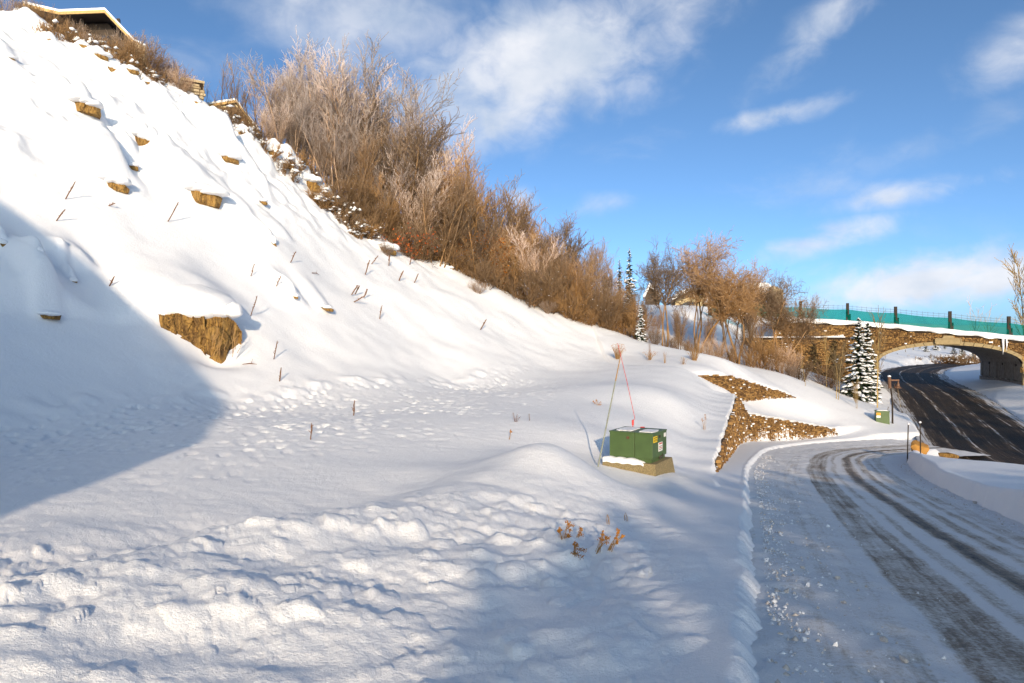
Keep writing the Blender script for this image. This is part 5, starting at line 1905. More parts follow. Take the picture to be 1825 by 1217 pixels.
# ------------------------------------------------------------------ rocks with snow caps
def facet_rock(seed, size, planes=13, sub=4, rough=0.03, extra=None):
    rs = np.random.default_rng(seed)
    import bmesh
    bm = bmesh.new()
    bmesh.ops.create_icosphere(bm, subdivisions=sub, radius=1.0)
    D = np.array([v.co[:] for v in bm.verts])
    D /= np.linalg.norm(D, axis=1)[:, None]
    N = rs.normal(size=(planes, 3))
    N /= np.linalg.norm(N, axis=1)[:, None]
    K = rs.uniform(0.46, 0.85, planes)
    if extra is not None:
        N = np.concatenate([extra[0] / np.linalg.norm(extra[0], axis=1)[:, None], N[:5]])
        K = np.concatenate([extra[1], K[:5] + 0.25])
    dn = D @ N.T
    R = np.min(np.where(dn > 0.02, K / np.maximum(dn, 0.02), 9.0), axis=1)
    R = np.minimum(R, 1.35)
    V = D * R[:, None]
    s = perlin(V[:, 0] * 3.1 + V[:, 2] * 1.3 + seed, V[:, 1] * 3.1 - V[:, 2] * .6, 61) + 0.5 * perlin(V[:, 0] * 8 + V[:, 2] * 5, V[:, 1] * 8 + seed + V[:, 2] * 3, 62)
    step = np.round(s * 4) / 4
    V = V * (1 + rough * (0.6 * s + 1.4 * step))[:, None] * np.array(size)[None]
    F = [[v.index for v in f.verts] for f in bm.faces]
    bm.free()
    return V, F


def snow_blob(seed, size, sub=3):
    import bmesh
    bm = bmesh.new()
    bmesh.ops.create_icosphere(bm, subdivisions=sub, radius=1.0)
    D = np.array([v.co[:] for v in bm.verts])
    F = [[v.index for v in f.verts] for f in bm.faces]
    bm.free()
    n = perlin(D[:, 0] * 1.6 + seed, D[:, 1] * 1.6 + D[:, 2], 63) * 0.22 + perlin(D[:, 0] * 4 + seed, D[:, 1] * 4 + D[:, 2] * 2, 64) * 0.06
    z = D[:, 2]
    D = D * (1 + n)[:, None]
    D[:, 2] = np.where(z < 0, D[:, 2] * .45, D[:, 2])
    return D * np.array(size)[None], F



def fractured(outline, seed, nx, nz, left, right, amp=1.0):
    """A broken rock face: relief over a closed outline (x, z), every cell a block of its own, with sides running back (y) into the slope."""
    outline = np.array(outline, float)
    gx = np.linspace(outline[:, 0].min() - .02, outline[:, 0].max() + .02, nx)
    gz_ = np.linspace(outline[:, 1].min() - .02, outline[:, 1].max() + .02, nz)
    X, Z = np.meshgrid(gx, gz_)
    ok = np.zeros(X.shape, bool)
    n_ = len(outline)
    for i_ in range(n_):
        x1, z1 = outline[i_]
        x2, z2 = outline[(i_ + 1) % n_]
        if z1 != z2:
            ok ^= ((z1 > Z) != (z2 > Z)) & (X < (x2 - x1) * (Z - z1) / (z2 - z1) + x1)
    o_ = seed * 7.3
    wx = X + .12 * perlin(X * 2.2 + o_, Z * 2.2, 73)
    wz = Z + .12 * perlin(X * 2.2 + 9 + o_, Z * 2.2, 73) + .25 * X
    ca, sa_ = cells(wx / .46 + o_, wz / .85, 7)
    cb, sb = cells(wx / .22 + 3 + o_, wz / .30, 8)
    lm = X < left
    dep = np.where(lm, (left - X) * 1.05, 0.0) + np.where(X > right, (X - right) * .95, 0)
    dep = dep + .10 * Z - amp * np.where(lm, .06 * (sb - .5), .22 * (sa_ - .5) + .08 * (sb - .5))
    dep = dep + amp * .10 * np.clip(ca - .45, 0, 1) * (~lm) + .05 * perlin(X * 4 + o_, Z * 4, 74) + .025 * perlin(X * 11, Z * 9 + o_, 75)
    V = np.column_stack([X.ravel(), dep.ravel() - .12, Z.ravel()])
    idx = np.arange(X.size).reshape(X.shape)
    qm = ok[:-1, :-1] & ok[:-1, 1:] & ok[1:, 1:] & ok[1:, :-1]
    Q = np.stack([idx[:-1, :-1], idx[:-1, 1:], idx[1:, 1:], idx[1:, :-1]], -1)[qm]
    ed = {}
    for q in Q.tolist():
        for u_, v_ in ((q[0], q[1]), (q[1], q[2]), (q[2], q[3]), (q[3], q[0])):
            if (v_, u_) in ed:
                del ed[(v_, u_)]
            else:
                ed[(u_, v_)] = 1
    F = [tuple(q) for q in Q.tolist()]
    VV = [tuple(p) for p in V]
    extra = {}
    for (u_, v_) in ed:
        for t in (u_, v_):
            if t not in extra:
                extra[t] = len(VV)
                VV.append((V[t][0] * .92, V[t][1] + 1.0, V[t][2] - .06))
        F.append((v_, u_, extra[u_], extra[v_]))
    used = sorted({t for f in F for t in f})
    rm = {t: i_ for i_, t in enumerate(used)}
    return np.array([VV[t] for t in used]), [tuple(rm[t] for t in f) for f in F]


SHAPES = [
    ([(-1.5, .75), (-.5, .40), (.3, .22), (1.0, .05), (1.5, -.35), (1.45, -1.3), (.2, -1.3), (-.6, -.5), (-1.2, .35)], -.2, 1.0),
    ([(-1.35, .5), (-.4, .62), (.2, .35), (.9, .45), (1.4, .1), (1.4, -1.3), (-.9, -1.3), (-1.4, -.3)], -.6, .9),
    ([(-1.5, .55), (-.9, .60), (-.5, .18), (-.1, .40), (.7, .32), (1.2, .12), (1.5, -.3), (1.4, -1.3), (-.6, -1.3), (-1.4, -.1)], -.5, .8),
]


for k, ((px, py, w_, h_, mh_, ml_, lab), (g, w, h, mh, ml)) in enumerate(zip(ROCKS, rock_spots)):
    toward = np.array([-g[0], -g[1]]) / math.hypot(g[0], g[1])
    root = empty('rock', (g[0], g[1], gz(g[0], g[1])), lab, 'rock', 'dark ledges near the crest' if lab == LEDGE else None)
    rs = random.Random(200 + k)
    ang = math.atan2(toward[1], toward[0]) + math.pi / 2
    c, s = math.cos(ang), math.sin(ang)
    rot = np.array([[c, -s, 0], [s, c, 0], [0, 0, 1]])        # local x: to the right in view, local -y: towards the viewer
    if k == 0:
        sc = w / 2.35
        V, F = fractured([(-1.60, .72), (-1.0, .56), (-.56, .40), (0, .50), (.45, .42), (.90, .50), (1.28, .26), (1.48, -.05), (1.40, -1.0), (.8, -1.35), (-.5, -1.35), (-1.02, -.9), (-1.25, -.05)], 0, 150, 104, -.56, .88)
        V = V * sc
        mb = MB()
        mb.add(V @ rot.T + np.array([toward[0] * .50, toward[1] * .50, 0.04]) - rot @ np.array([.36, 0, 0]), F)
        mb.build('stone', M['rock'], root)
    else:
        sh, lf, rg = SHAPES[k % 3]
        zs_ = 1.15 * h / w * 1.6
        jit = [(x * rs.uniform(.9, 1.1), z * zs_ * .85 * rs.uniform(.85, 1.15) - x * .12) for x, z in sh]
        V, F = fractured(jit, k, 64, 44, lf, rg, .8)
        V = V * np.array([w / 2.9, w / 2.9, w / 2.9])
        V = V @ rot.T + np.array([toward[0] * (.12 + .16 * w), toward[1] * (.12 + .16 * w), .06 + .10 * h])
        mb = MB()
        mb.add(V, F)
        mb.build('stone', M['rock'], root)
    if k == 0:
        parts = [((0.0, 0.36, 0.66), (0.85, .9, 0.66)), ((0.28, 0.06, 0.62), (0.45, .5, 0.40)), ((-0.05, -.04, .52), (.40, .35, .24)), ((-0.55, .55, .85), (.6, .65, .40))]
        for (dx, dy, dz), sz in parts:
            V, F = snow_blob(k * 7 + dx * 10, (w * .56 * sz[0], w * .5 * sz[1], h * sz[2]))
            V = V @ rot.T + rot @ np.array([dx * w * .62, dy * w * .5, dz * h * .72])
            mb = MB()
            mb.add(V, F)
            mb.build('snow_cap', M['snow'], root, smooth=True)
        V, F = snow_blob(5.5, (w * .105, w * .10, h * .26))
        V = V @ rot.T + rot @ np.array([w * .40, -w * .16, h * .44])
        mb = MB()
        mb.add(V, F)
        mb.build('snow_ball', M['snow'], root, smooth=True)
        for j in range(26):
            b = MB()
            x0 = w * rs.uniform(.16, .44)
            p0 = rot @ np.array([x0, -w * .34, -h * rs.uniform(.2, .62)])
            p1 = p0 + rot @ np.array([w * rs.uniform(-.02, .10), -.05, h * rs.uniform(.18, .5)])
            b.tube([p0, (p0 + p1) / 2 + rot @ np.array([.02, -.04, .02]), p1], [.010, .008, .004], 4)
            if j == 0:
                gr = b
            else:
                gr.add(b.v, b.f)
        gg = gr.build('grass_tuft', M['pale_stalk'], root)
    else:
        for j in range(3 if w > 0.7 else 2):
            V, F = snow_blob(k * 3.1 + j, (w * rs.uniform(.30, .46), w * .42, max(.12, h * rs.uniform(.36, .55))))
            ox_ = (j - (1 if w > .7 else .5)) * w * .30
            V = V @ rot.T + rot @ np.array([ox_ + w * rs.uniform(-.06, .06), w * .10, h * rs.uniform(.42, .55) - ox_ * .25])
            V[:, :2] += toward * (.12 + .16 * w)
            mb = MB()
            mb.add(V, F)
            mb.build('snow_cap', M['snow'], root, smooth=True)


# ------------------------------------------------------------------ dry stalks on the slope
STALKS = [(99, 395, 116, 373), (301, 391, 318, 360), (193, 513, 203, 493), (447, 491, 453, 471), (446, 565, 458, 527), (487, 644, 494, 607), (190, 368, 205, 362), (115, 358, 134, 323),
          (515, 472, 527, 448), (493, 509, 501, 492), (628, 523, 638, 508), (634, 522, 641, 509), (633, 537, 649, 528), (649, 528, 655, 515), (677, 566, 681, 544),
          (651, 489, 659, 463), (663, 469, 674, 456), (693, 471, 694, 454), (712, 498, 719, 482), (739, 502, 745, 488), (857, 586, 867, 569), (730, 473, 735, 451), (497, 683, 501, 655),
          (630, 740, 632, 714), (553, 783, 555, 754)]
STALK_LAB = {0: 'short leaning stalk nearest the left edge, above the big blue shadow', 2: 'dry stalk standing alone just right of the blue shadow edge', 4: 'tall dry stalk right beside the large ochre boulder',
             5: 'tall stalk below and right of the large boulder', 1: 'forked stalk under the wide ochre rock', 7: 'dry stalk at the left edge below the broken rock pile', 6: 'short nearly flat stalk below the broken rock pile',
             22: 'stalk just above the trampled foot of the slope', 23: 'dark bristly stalk standing in the trampled flat snow', 24: 'thin orange stalk standing alone in the flat snow', 20: 'lone stalk on the smooth slope near the thicket'}


def stalk(px, py, tx, ty, k):
    g = ground_at(px, py, 5)
    p1 = pix(tx, ty, g[1] - 0.12)
    root = empty('dry_stalk', g, STALK_LAB.get(k, 'dry brown weed stalk poking out of the smooth snow slope'), 'stalk', 'dry stalks on the snow slope')
    v = p1 - g
    rs = random.Random(300 + k)
    r = 0.0009 * g[1] * rs.uniform(.7, 1.1)
    b = MB()
    q = [np.array([0, 0, 0]) - v * .15, v * .35 + np.array([rs.uniform(-.02, .02), 0, 0]), v * .7 + np.array([rs.uniform(-.02, .02), 0, 0]), v]
    b.tube(q, [r, r * 1.0, r * 1.15, r * .7], 5)
    b.build('stem', M['stalk'], root)
    b = MB()
    for j in range(5):
        f = rs.uniform(.25, .95)
        c = v * f
        b.tube([c, c + np.array([rs.uniform(-.08, .08), rs.uniform(-.05, .05), rs.uniform(.02, .10)])], [r * .9, r * .3], 4)
    b.build('seed_head', M['stalk'], root)


for k, s in enumerate(STALKS):
    stalk(*s, k)
# fallen stalks
for k, (a, b_, c, d_) in enumerate([(432, 652, 458, 653), (556, 488, 569, 492), (606, 385, 620, 380)]):
    g1, g2 = ground_at(a, b_, 5), ground_at(c, d_, 5)
    root = empty('fallen_stalk', g1, ['fallen stalk lying flat below the large boulder', 'fallen stalk lying flat in the middle of the slope', 'fallen twig lying at the snow edge high on the slope'][k], 'stalk')
    b = MB()
    b.tube([(0, 0, .05), (g2 - g1) * .5 + (0, 0, .10), (g2 - g1) + (0, 0, .08)], [.02, .02, .008], 5)
    b.build('stem', M['stalk'], root)
    b = MB()
    b.tube([(g2 - g1) * .6 + (0, 0, .1), (g2 - g1) * .7 + (0, 0, .28)], [.012, .005], 4)
    b.build('side_twig', M['stalk'], root)


# ------------------------------------------------------------------ flowering weeds in the foreground
def weed(px, py, heads, label, seed, mat_stem='pale_stalk', head=True, group='dried weeds in the foreground snow'):
    g = ground_at(px, py)
    root = empty('dried_weed', g, label, 'plant', group)
    rs = random.Random(seed)
    for (hx, hy, hr) in heads:
        top = pix(hx, hy, g[1] - 0.03 + rs.uniform(-.05, .05)) - g
        st = MB()
        for j in range(4):
            o = np.array([rs.uniform(-.03, .03), rs.uniform(-.03, .03), 0])
            e = top + np.array([rs.uniform(-1, 1), rs.uniform(-1, 1), rs.uniform(-.5, .5)]) * hr * .7
            st.tube([o - (0, 0, .05), o * .5 + e * .5 + np.array([rs.uniform(-.015, .015), 0, 0]), e], [.0035, .003, .002], 4)
        st.build('stem', M[mat_stem], root)
        if head:
            fl = MB()
            subs = [np.array([rs.gauss(0, .6), rs.gauss(0, .5), rs.gauss(0, .9)]) * hr for _ in range(6)]
            for j in range(90):
                c = top + subs[j % 6] + np.array([rs.gauss(0, 1), rs.gauss(0, 1), rs.gauss(0, 1)]) * hr * .28
                s = rs.uniform(.004, .009)
                fl.add([c + (s, 0, 0), c + (-s * .5, s * .8, 0), c + (-s * .5, -s * .8, 0), c + (0, 0, s * 1.3), c - (0, 0, s)], [(0, 1, 3), (1, 2, 3), (2, 0, 3), (1, 0, 4), (2, 1, 4), (0, 2, 4)], 0, rs.random())
            fl.build('flower_head', M['flower'], root)


weed(1001, 967, [(1013, 935, .032), (1013, 950, .042), (998, 945, .022)], 'tallest dried weed with two stacked orange flower heads, leftmost in the foreground snow', 1)
weed(1026, 962, [(1034, 950, .030)], 'single small orange flower head between the tall weed and the leaning pair', 2)
weed(1024, 993, [(1028, 982, .048), (1025, 968, .020)], 'squat bushy orange weed nearest the camera in the snow', 3)
weed(1062, 986, [(1077, 966, .042), (1073, 956, .030)], 'leaning orange weed with a dense head, left of the slim one', 4)
weed(1081, 985, [(1101, 952, .020), (1108, 957, .016), (1099, 963, .018)], 'slim leaning weed with three small heads, rightmost in the foreground', 5)
weed(1084, 930, [(1082, 917, .02)], 'pale wisp of grass behind the orange weeds, left one', 6, head=False)
weed(1117, 927, [(1116, 914, .02)], 'pale wisp of grass behind the orange weeds, right one', 7, head=False)
weed(1255, 765, [(1258, 742, .05), (1252, 748, .03)], 'straw coloured stalk on the snow between the green cabinet and the stone wall', 8)
weed(1066, 722, [(1063, 714, .04), (1070, 719, .05), (1058, 716, .03)], 'small rusty weed on the snow behind the grey green pole', 9)
weed(908, 783, [(910, 770, .03)], 'short orange stalk on the flat snow left of the snow mound', 10)
weed(918, 752, [(915, 735, .04), (922, 738, .04), (928, 742, .03)], 'wispy grey twigs on the flat snow left of the leaning poles', 11, 'stalk', False)
weed(944, 750, [(943, 737, .03)], 'thin grey twig beside the wispy twigs on the flat snow', 12, 'stalk', False)


def tuft(px, py, height, n, spread, label, mat, seed, heads=False):
    g = ground_at(px, py)
    root = empty('grass_tuft', g, label, 'plant')
    rs = random.Random(seed)
    b = MB()
    tips = []
    for j in range(n):
        a = rs.uniform(0, 6.28)
        k = rs.random() ** .6 * spread
        e = np.array([math.cos(a) * k, math.sin(a) * k, height * rs.uniform(.55, 1.1)])
        o = np.array([math.cos(a), math.sin(a), 0]) * rs.random() * spread * .3
        m = o * .4 + e * .6 + np.array([0, 0, height * .12])
        b.tube([o - (0, 0, .05), m, e + (0, 0, -height * .05)], [.010, .008, .004], 3, 0, rs.random(), caps=False)
        tips.append(e)
    b.build('blades', M[mat], root)
    if heads:
        f = MB()
        for t in tips:
            for j in range(3):
                c = t + np.array([rs.gauss(0, .05), rs.gauss(0, .05), rs.gauss(0, .05)])
                s = rs.uniform(.015, .03)
                f.add([c + (s, 0, 0), c + (-s * .5, s * .8, 0), c + (-s * .5, -s * .8, 0), c + (0, 0, s * 1.3)], [(0, 1, 3), (1, 2, 3), (2, 0, 3), (1, 0, 2)], 0, rs.random())
        f.build('seed_head', M['flower'], root)


tuft(1101, 640, 0.85, 60, .5, 'round tan dry bush on the crest of snow behind the leaning poles', 'pale_stalk', 1, True)
tuft(1158, 641, 0.55, 26, .4, 'small reddish grass bush right of the round tan bush', 'pale_stalk', 2, True)
tuft(1157, 640, 1.35, 5, .25, 'few tall thin stems rising out of the small reddish bush', 'stalk', 3)
tuft(1185, 647, 0.7, 8, .12, 'narrow pale grass wisp between the small bush and the golden tuft', 'pale_stalk', 4)
tuft(1218, 649, 0.45, 14, .3, 'low faint grass patch left of the golden tuft', 'pale_stalk', 5)
tuft(1237, 642, 0.85, 70, .55, 'golden drooping grass tuft at the snow edge by the bare trees', 'pale_stalk', 6)
tuft(1150, 608, 0.5, 50, .6, 'golden grass patch where the thicket meets the bare trees', 'pale_stalk', 7)
for (px, py) in [(850, 522), (690, 455), (905, 520), (975, 555)]:
    g = ground_at(px, py, 5)
    put('snow_edge_twigs', shrubs[2], (g[0], g[1], g[2] - .1), rt.uniform(0, 6), 0.33, 'small bare twigs leaning out of the snow edge below the thicket', 'shrub', 'twigs at the snow edge')
# ------------------------------------------------------------------ green cabinet on its pad
def build_cabinet():
    # front lower corners measured in the place: long front face, short right side
    d0 = 15.0
    base = pix(1163, 826, d0)              # near right corner of the box at its foot
    z0, z1 = base[2], pix(1163, 775, d0)[2]
    rot = -0.13
    ex = np.array([math.cos(rot), math.sin(rot), 0])
    ey = np.array([-math.sin(rot), math.cos(rot), 0])
    ex = np.array([-0.85, 0.527, 0])       # along the front, to the left
    ey = np.array([0.527, 0.85, 0])        # into the depth
    W, D, Hh = 1.02, 0.92, z1 - z0
    root = empty('electrical_cabinet', base, 'dark green steel utility cabinet with snow patches on its lid', 'cabinet')
    P = lambda a, b, c: ex * a + ey * b + np.array([0, 0, c])
    foot = 0.085
    ax = (tuple(-ex), tuple(ey), (0, 0, 1))
    ctr = lambda a, b, c: P(a, b, c)
    b = MB()
    b.box(ctr(W / 2, D / 2, foot / 2), (W - .06, D - .06, foot), axes=ax)
    b.build('plinth', M['green_paint'], root)
    # two front halves of the hood, a hairline apart
    split = W * 0.41
    for (a0, a1) in ((0.0, split - .005), (split + .005, W)):
        b = MB()
        b.box(ctr((a0 + a1) / 2, D / 2, foot + (Hh - foot) / 2), (a1 - a0, D, Hh - foot), axes=ax)
        o = b.build('hood', M['green_paint'], root)
        mo = o.modifiers.new('edge', 'BEVEL')
        mo.width, mo.segments = .008, 2
    # lids with a small overhang
    for (a0, a1) in ((-0.008, split - .012), (split + .002, W + .008)):
        b = MB()
        b.box(ctr((a0 + a1) / 2, D / 2, Hh + .012), (a1 - a0, D + .02, 0.028), axes=ax)
        o = b.build('lid', M['green_paint'], root)
    # snow left on the lids: uneven patches with thickness
    rs = random.Random(3)
    for (a0, a1, b0, b1) in ((0.03, split - .03, .10, .70), (split + .12, W - .06, .10, .86)):
        n = 22
        ring = []
        for k in range(n):
            an = 2 * math.pi * k / n
            ca, sa = math.cos(an), math.sin(an)
            sc = 1 / max(abs(ca), abs(sa)) ** .85 * rs.uniform(.86, 1.0)
            ring.append(ctr((a0 + a1) / 2 + (a1 - a0) / 2 * ca * sc, D * ((b0 + b1) / 2) + D * (b1 - b0) / 2 * sa * sc, Hh + .027))
        m = MB()
        m.prism([p + np.array([0, 0, .014]) for p in ring], (0, 0, -.013))
        m.build('lid_snow', M['snow'], root)
    # latch, padlock, stickers
    b = MB()
    b.box(ctr(W * 0.56, -.012, Hh - .10), (.05, .024, .06), axes=ax)
    b.tube([ctr(W * .56, -.03, Hh - .10), ctr(W * .56, -.055, Hh - .10)], .022, 8)
    b.build('latch', M['rusty'], root)
    side = lambda b_, c, w, h, name, mat, k=0: None

    def label(b_, c, w, h, mat, lines=None):
        m = MB()
        m.box(ctr(-.004 - .0, b_, c), (.006, w, h), axes=ax)
        o = m.build('label', M[mat], root)
        if lines:
            for (dz, hh, mt) in lines:
                m = MB()
                m.box(ctr(-.0085, b_, c + dz * h), (.003, w * .8, hh * h), axes=ax)
                m.build('printed_line', M[mt], o)
    label(.17, Hh - .12, .24, .135, 'yellow', [(.25, .12, 'ink'), (-.05, .08, 'ink'), (-.25, .08, 'ink')])
    label(.50, Hh - .32, .26, .20, 'white', [(.36, .14, 'red_ink'), (.05, .05, 'ink'), (-.12, .08, 'red_ink'), (-.3, .05, 'ink')])
    label(.80, Hh - .085, .13, .09, 'white')
    m = MB()
    m.box(ctr(-.006, .44, Hh - .085), (.012, .09, .06), axes=ax)
    m.build('vent', M['ink'], root)
    m = MB()
    m.tube([ctr(-.02, .45, .10), ctr(-.02, .52, .06), ctr(-.02, .60, .09), ctr(-.01, .64, .12)], .018, 6)
    m.box(ctr(-.012, .5, .07), (.02, .16, .05), axes=ax)
    m.build('hasp', M['steel'], root)
    m = MB()
    m.tube([ctr(W * .62, D * .98, Hh + .03), ctr(W * .52, D * 1.0, Hh + .035)], .012, 5)
    m.build('lifting_lug', M['red'], root)
    # concrete pad with its own snow
    pad = empty('concrete_pad', base + np.array([0, 0, -.17]), 'rough tan concrete pad under the green utility cabinet', 'pad')
    m = MB()
    h = .20
    top = [P(-.10, -.10, 0), P(W + .12, -.10, 0), P(W + .12, D + .1, 0), P(-.10, D + .1, 0)]
    bot = [P(-.13, -.16, 0), P(W + .15, -.16, 0), P(W + .15, D + .2, 0), P(-.17, D + .2, 0)]
    m.add([p + np.array([0, 0, h - .03]) for p in top] + [p + np.array([0, 0, -.35]) for p in bot], [(0, 1, 2, 3), (4, 5, 1, 0), (5, 6, 2, 1), (6, 7, 3, 2), (7, 4, 0, 3)])
    m.build('slab', M['pad_concrete'], pad)
    V, F = [], []
    nx = 30
    ring = [(-.125, .125), (-.14, .165), (-.11, .205), (-.03, .22), (0.03, .21)]
    for k in range(nx + 1):
        a = .16 + (W - .05) * k / nx
        tp = min(1, k / 6)
        for (bb, z) in ring:
            V.append(P(a, bb, z * 1.0 + .03 * tp * (1 if z > .15 else 0) - (1 - tp) * .05 * (z > .15) + .01 * math.sin(k * .8 + bb * 9)))
    nj = len(ring)
    for k in range(nx):
        for j in range(nj - 1):
            F.append((k * nj + j, k * nj + j + 1, (k + 1) * nj + j + 1, (k + 1) * nj + j))
    link('pad_snow', mesh_np('pad_snow', V, F, M['snow'], smooth=True), pad)
    # red whip flag fixed to the back of the cabinet
    fb = P(W * .80, D * .97, Hh + .03) + base
    fl = empty('whip_marker', fb, 'thin red whip marker with a red holder on the back of the green cabinet', 'marker')
    dz = fb[1]
    t1, t2 = np.array([0.02, 0, 0.17]), pix(1101, 612, dz - .3) - fb
    m = MB()
    m.tube([(0, 0, 0), t1], [.012, .012], 5)
    m.tube([t1, t1 + np.array([.03, 0, .02]), t1 * .5 + t2 * .5 + np.array([.03, 0, 0]), t2], [.007, .007, .007, .006], 5)
    m.build('whip', M['red'], fl)
    m = MB()
    m.box(np.array([0.0, 0, 0.10]), (.045, .045, .12))
    m.build('holder', M['red'], fl)


build_cabinet()

# leaning pole
g = ground_at(1066, 812, 8, 30)
g = np.array([(1066 - CX) / FPX * 15.2, 15.2, gz((1066 - CX) / FPX * 15.2, 15.2)])
pole = empty('marker_pole', g, 'leaning grey green pole with a tan tip left of the utility cabinet', 'pole')
tip = pix(1105, 640, 15.0) - g
b = MB()
b.tube([tip * -.1, tip * .5, tip * .80], [.017, .016, .014], 7)
b.build('shaft', M['grey_pole'], pole)
b = MB()
b.tube([tip * .80, tip], [.0145, .011], 7)
b.build('tip', M['pale_stalk'], pole)

# ------------------------------------------------------------------ second cabinet, lamp post, island stakes, boulder
g = ground_at(1572, 752, 25, 60)
c2 = empty('utility_box', g, 'small green utility box with an orange label near the lamp post', 'cabinet', None, -0.35)
b = MB()
b.box((0, 0, .22), (.80, .7, .98), 0, taper=.96)
o = b.build('body', M['green_paint'], c2)
b = MB()
b.box((0, 0, .73), (.82, .72, .05), 0)
b.build('lid', M['green_paint'], c2)
b = MB()
b.box((-.25, -.349, .55), (.24, .02, .16), 0)
b.build('label', M['orange'], c2)
b = MB()
b.box((-.25, -.354, .38), (.24, .02, .14), 0)
b.build('label', M['white'], c2)
b = MB()
b.box((0, 0, .775), (.7, .6, .05), 0, taper=.8)
b.build('snow_cap', M['snow'], c2)
b = MB()
b.tube([(.38, .3, .7), (.42, .3, .98)], .02, 5)
b.build('rod', M['steel'], c2)

g = ground_at(1591, 755, 25, 60)
d = g[1]
lamp = empty('lamp_post', g, 'rusty brown post with a bracket and hanging bell shaped lantern by the main road', 'lamp post')
R = lambda px, py: pix(px, py, d) - g
b = MB()
b.tube([R(1591, 760), R(1590.5, 715), R(1586, 675)], [.055, .05, .05], 8)
b.build('pole', M['brown_post'], lamp)
b = MB()
b.tube([R(1585, 671.5), R(1586, 692)], .10, 8)
b.build('collar', M['rusty'], lamp)
b = MB()
c = R(1594, 677.5)
b.box(c, (.62, .07, .10))
b.box(R(1601, 681), (.06, .06, .30))
b.build('bracket', M['rusty'], lamp)
b = MB()
b.tube([R(1601, 682), R(1601, 685), R(1600.5, 688), R(1600, 690), R(1600, 691.6)], [.05, .09, .12, .21, .24], 10)
b.build('lantern', M['rusty'], lamp)
b = MB()
b.tube([R(1601 - 6, 684), R(1594.5, 688), R(1596, 691), R(1600, 692.5)], .014, 5)
b.build('hoop', M['rusty'], lamp)
b = MB()
V, F = snow_blob(4, (.11, .11, .09), 2)
b.add(V + R(1585, 671), F)
b.build('snow_cap', M['snow'], lamp, smooth=True)

for k, (px, yb, yt, cap) in enumerate([(1617, 803, 756, 0), (1641, 807, 753, 1)]):
    d = 28.6
    x = (px - CX) / FPX * d
    z = min(gz(x, d), pix(px, yb, d)[2] + .05)
    st = empty('snow_stake', (x, d, z), ['dark snow stake on the road island, left of the capped one', 'dark snow stake with a white cap, in front of the orange boulder'][k], 'stake', 'snow stakes on the island')
    top = pix(px + (2 if k == 0 else -1), yt, d) - np.array([x, d, z])
    b = MB()
    b.tube([(0, 0, -.4), top * .5, top], [.026, .024, .022], 6)
    b.build('rod', M['brown_post'], st)
    b = MB()
    V, F = snow_blob(2 + k, (.05, .05, .06), 2)
    b.add(V + top, F)
    b.build('snow_cap', M['snow'], st, smooth=True)

d = 31.5
p = pix(1638, 797, d)
z = gz(p[0], p[1])
V, F = facet_rock(77, (.55, .42, .62), planes=16, sub=4, rough=.02)
b = MB()
b.add(V, F)
bo = b.build('boulder', M['boulder'])
bo.location = (p[0], p[1], p[2] - .12)
tag(bo, 'orange tan boulder at the tip of the snowy road island', 'boulder')
d = 30.5
p = pix(1685, 808, d)
V, F = facet_rock(78, (.42, .3, .22), planes=16, sub=3, rough=.02)
b = MB()
b.add(V, F)
bo = b.build('boulder', M['rock'])
bo.location = (p[0], p[1], p[2] - .08)
tag(bo, 'low grey brown boulder right of the orange boulder on the island', 'boulder')

# ------------------------------------------------------------------ snow lumps thrown onto the side road
lump_meshes = []
for k in range(6):
    V, F = facet_rock(500 + k, (1, .85, .7), planes=16, sub=3, rough=.07)
    mb = MB()
    mb.add(V, F)
    me = bpy.data.meshes.new('snow_lump')
    me.from_pydata(mb.v, [], mb.f)
    me.polygons.foreach_set('use_smooth', [True] * len(mb.f))
    me.materials.append([M['snow'], M['chunk'], M['chunk'], M['snow'], M['chunk'], M['snow']][k])
    lump_meshes.append(me)
rl = random.Random(13)
BIG = [(1440, 1057, 9, 0), (1460, 1057, 11, 0), (1494, 1044, 9, 1), (1505, 1086, 6, 2), (1475, 948, 6, 3), (1575, 1160, 14, 1), (1612, 1196, 12, 2), (1489, 1168, 10, 0), (1434, 1160, 10, 3), (1403, 1053, 10, 1), (1402, 1068, 8, 2),
       (1430, 1024, 8, 1), (1460, 1010, 5, 0), (1389, 1130, 9, 1), (1387, 1150, 10, 4), (1503, 1139, 7, 0), (1450, 1120, 6, 3), (1480, 1126, 7, 1), (1427, 990, 6, 1), (1411, 977, 6, 4), (1385, 1042, 6, 1), (1476, 985, 5, 1),
       (1445, 1178, 8, 3), (1480, 1203, 8, 0), (1395, 943, 5, 4), (1391, 897, 5, 1), (1440, 1005, 5, 4), (1415, 1095, 6, 0), (1432, 1108, 6, 3), (1466, 1182, 6, 4), (1545, 1180, 6, 2), (1517, 1050, 5, 4), (1405, 1012, 5, 4), (1437, 940, 4, 3),
       (1382, 915, 4, 4), (1423, 910, 4, 1), (1506, 940, 4, 1), (1410, 1180, 7, 5), (1370, 1195, 8, 5), (1738, 902, 7, 1)]
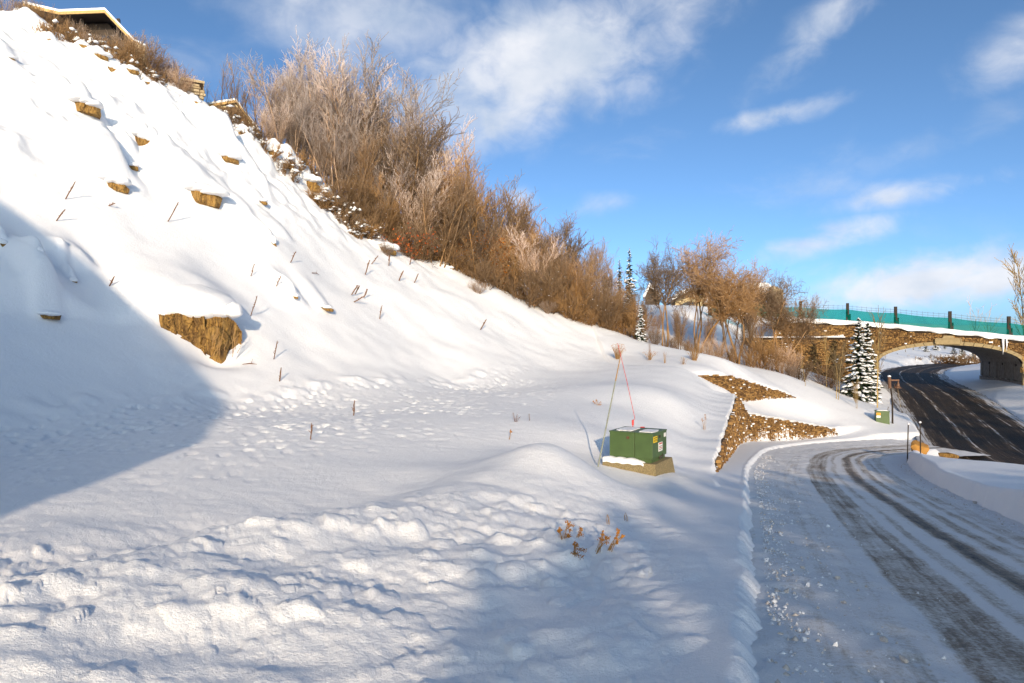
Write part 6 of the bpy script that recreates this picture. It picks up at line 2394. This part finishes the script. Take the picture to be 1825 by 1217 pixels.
for k, (px, py, r, i) in enumerate(BIG):
    g = ground_at(px, py, 3)
    s = r * 0.82 / FPX * g[1]
    o = link('snow_lump', lump_meshes[i])
    o.location = (g[0], g[1], g[2] + .06 + s * .3)
    o.rotation_euler = (rl.uniform(0, 6), rl.uniform(0, 6), rl.uniform(0, 6))
    o.scale = (s * rl.uniform(.9, 1.3), s, s * rl.uniform(.75, 1))
    kind = 'dirty brown crusted' if i in (1, 2, 4) else 'clean white'
    tag(o, kind + ' snow lump lying on the icy side road', 'snow lump', kind + ' snow lumps on the side road')
# crumbs between them
V, F, to = [], [], []
S_side = np.concatenate([[0], np.cumsum(np.hypot(np.diff(SIDE[:, 0]), np.diff(SIDE[:, 1])))])
for k in range(8000):
    s = rl.uniform(18, 50)
    if s > 40 and rl.random() < .5:
        continue
    left = rl.random() < .82
    e = abs(rl.gauss(0, .55 if k % 2 else .22)) if left else abs(rl.gauss(0, .18))
    i = int(np.searchsorted(S_side, s)) - 1
    f = (s - S_side[i]) / (S_side[i + 1] - S_side[i])
    q = SIDE[i] * (1 - f) + SIDE[i + 1] * f
    dx, dy = SIDE[i + 1, 0] - SIDE[i, 0], SIDE[i + 1, 1] - SIDE[i, 1]
    ln = math.hypot(dx, dy)
    lat = (q[2] - .05 - e) * (1 if left else -1)
    if abs(lat) > q[2]:
        continue
    c = np.array([q[0] - dy / ln * lat, q[1] + dx / ln * lat, q[3] + .016])
    sz = min(.030, .0062 * math.exp(rl.gauss(0, .6)) * (1.5 if e < .3 else 1))
    o = len(V)
    for d_ in ((1, 0, 0), (0, 1, 0), (-1, 0, 0), (0, -1, 0), (0, 0, 1), (0, 0, -1)):
        V.append(c + np.array(d_) * sz * rl.uniform(.6, 1.3) + np.array([0, 0, sz * .1]))
    F += [(o, o + 1, o + 4), (o + 1, o + 2, o + 4), (o + 2, o + 3, o + 4), (o + 3, o, o + 4), (o + 1, o, o + 5), (o + 2, o + 1, o + 5), (o + 3, o + 2, o + 5), (o, o + 3, o + 5)]
mi = np.repeat([1 if rl.random() < .45 else 0 for _ in range(len(V) // 6)], 8)
me = mesh_np('snow_crumbs', V, F, [M['snow'], M['chunk']], matidx=mi)
o = link('snow_crumbs', me)
o['kind'] = 'stuff'
o['label'] = 'loose crumbs of snow scattered along the edges of the side road'
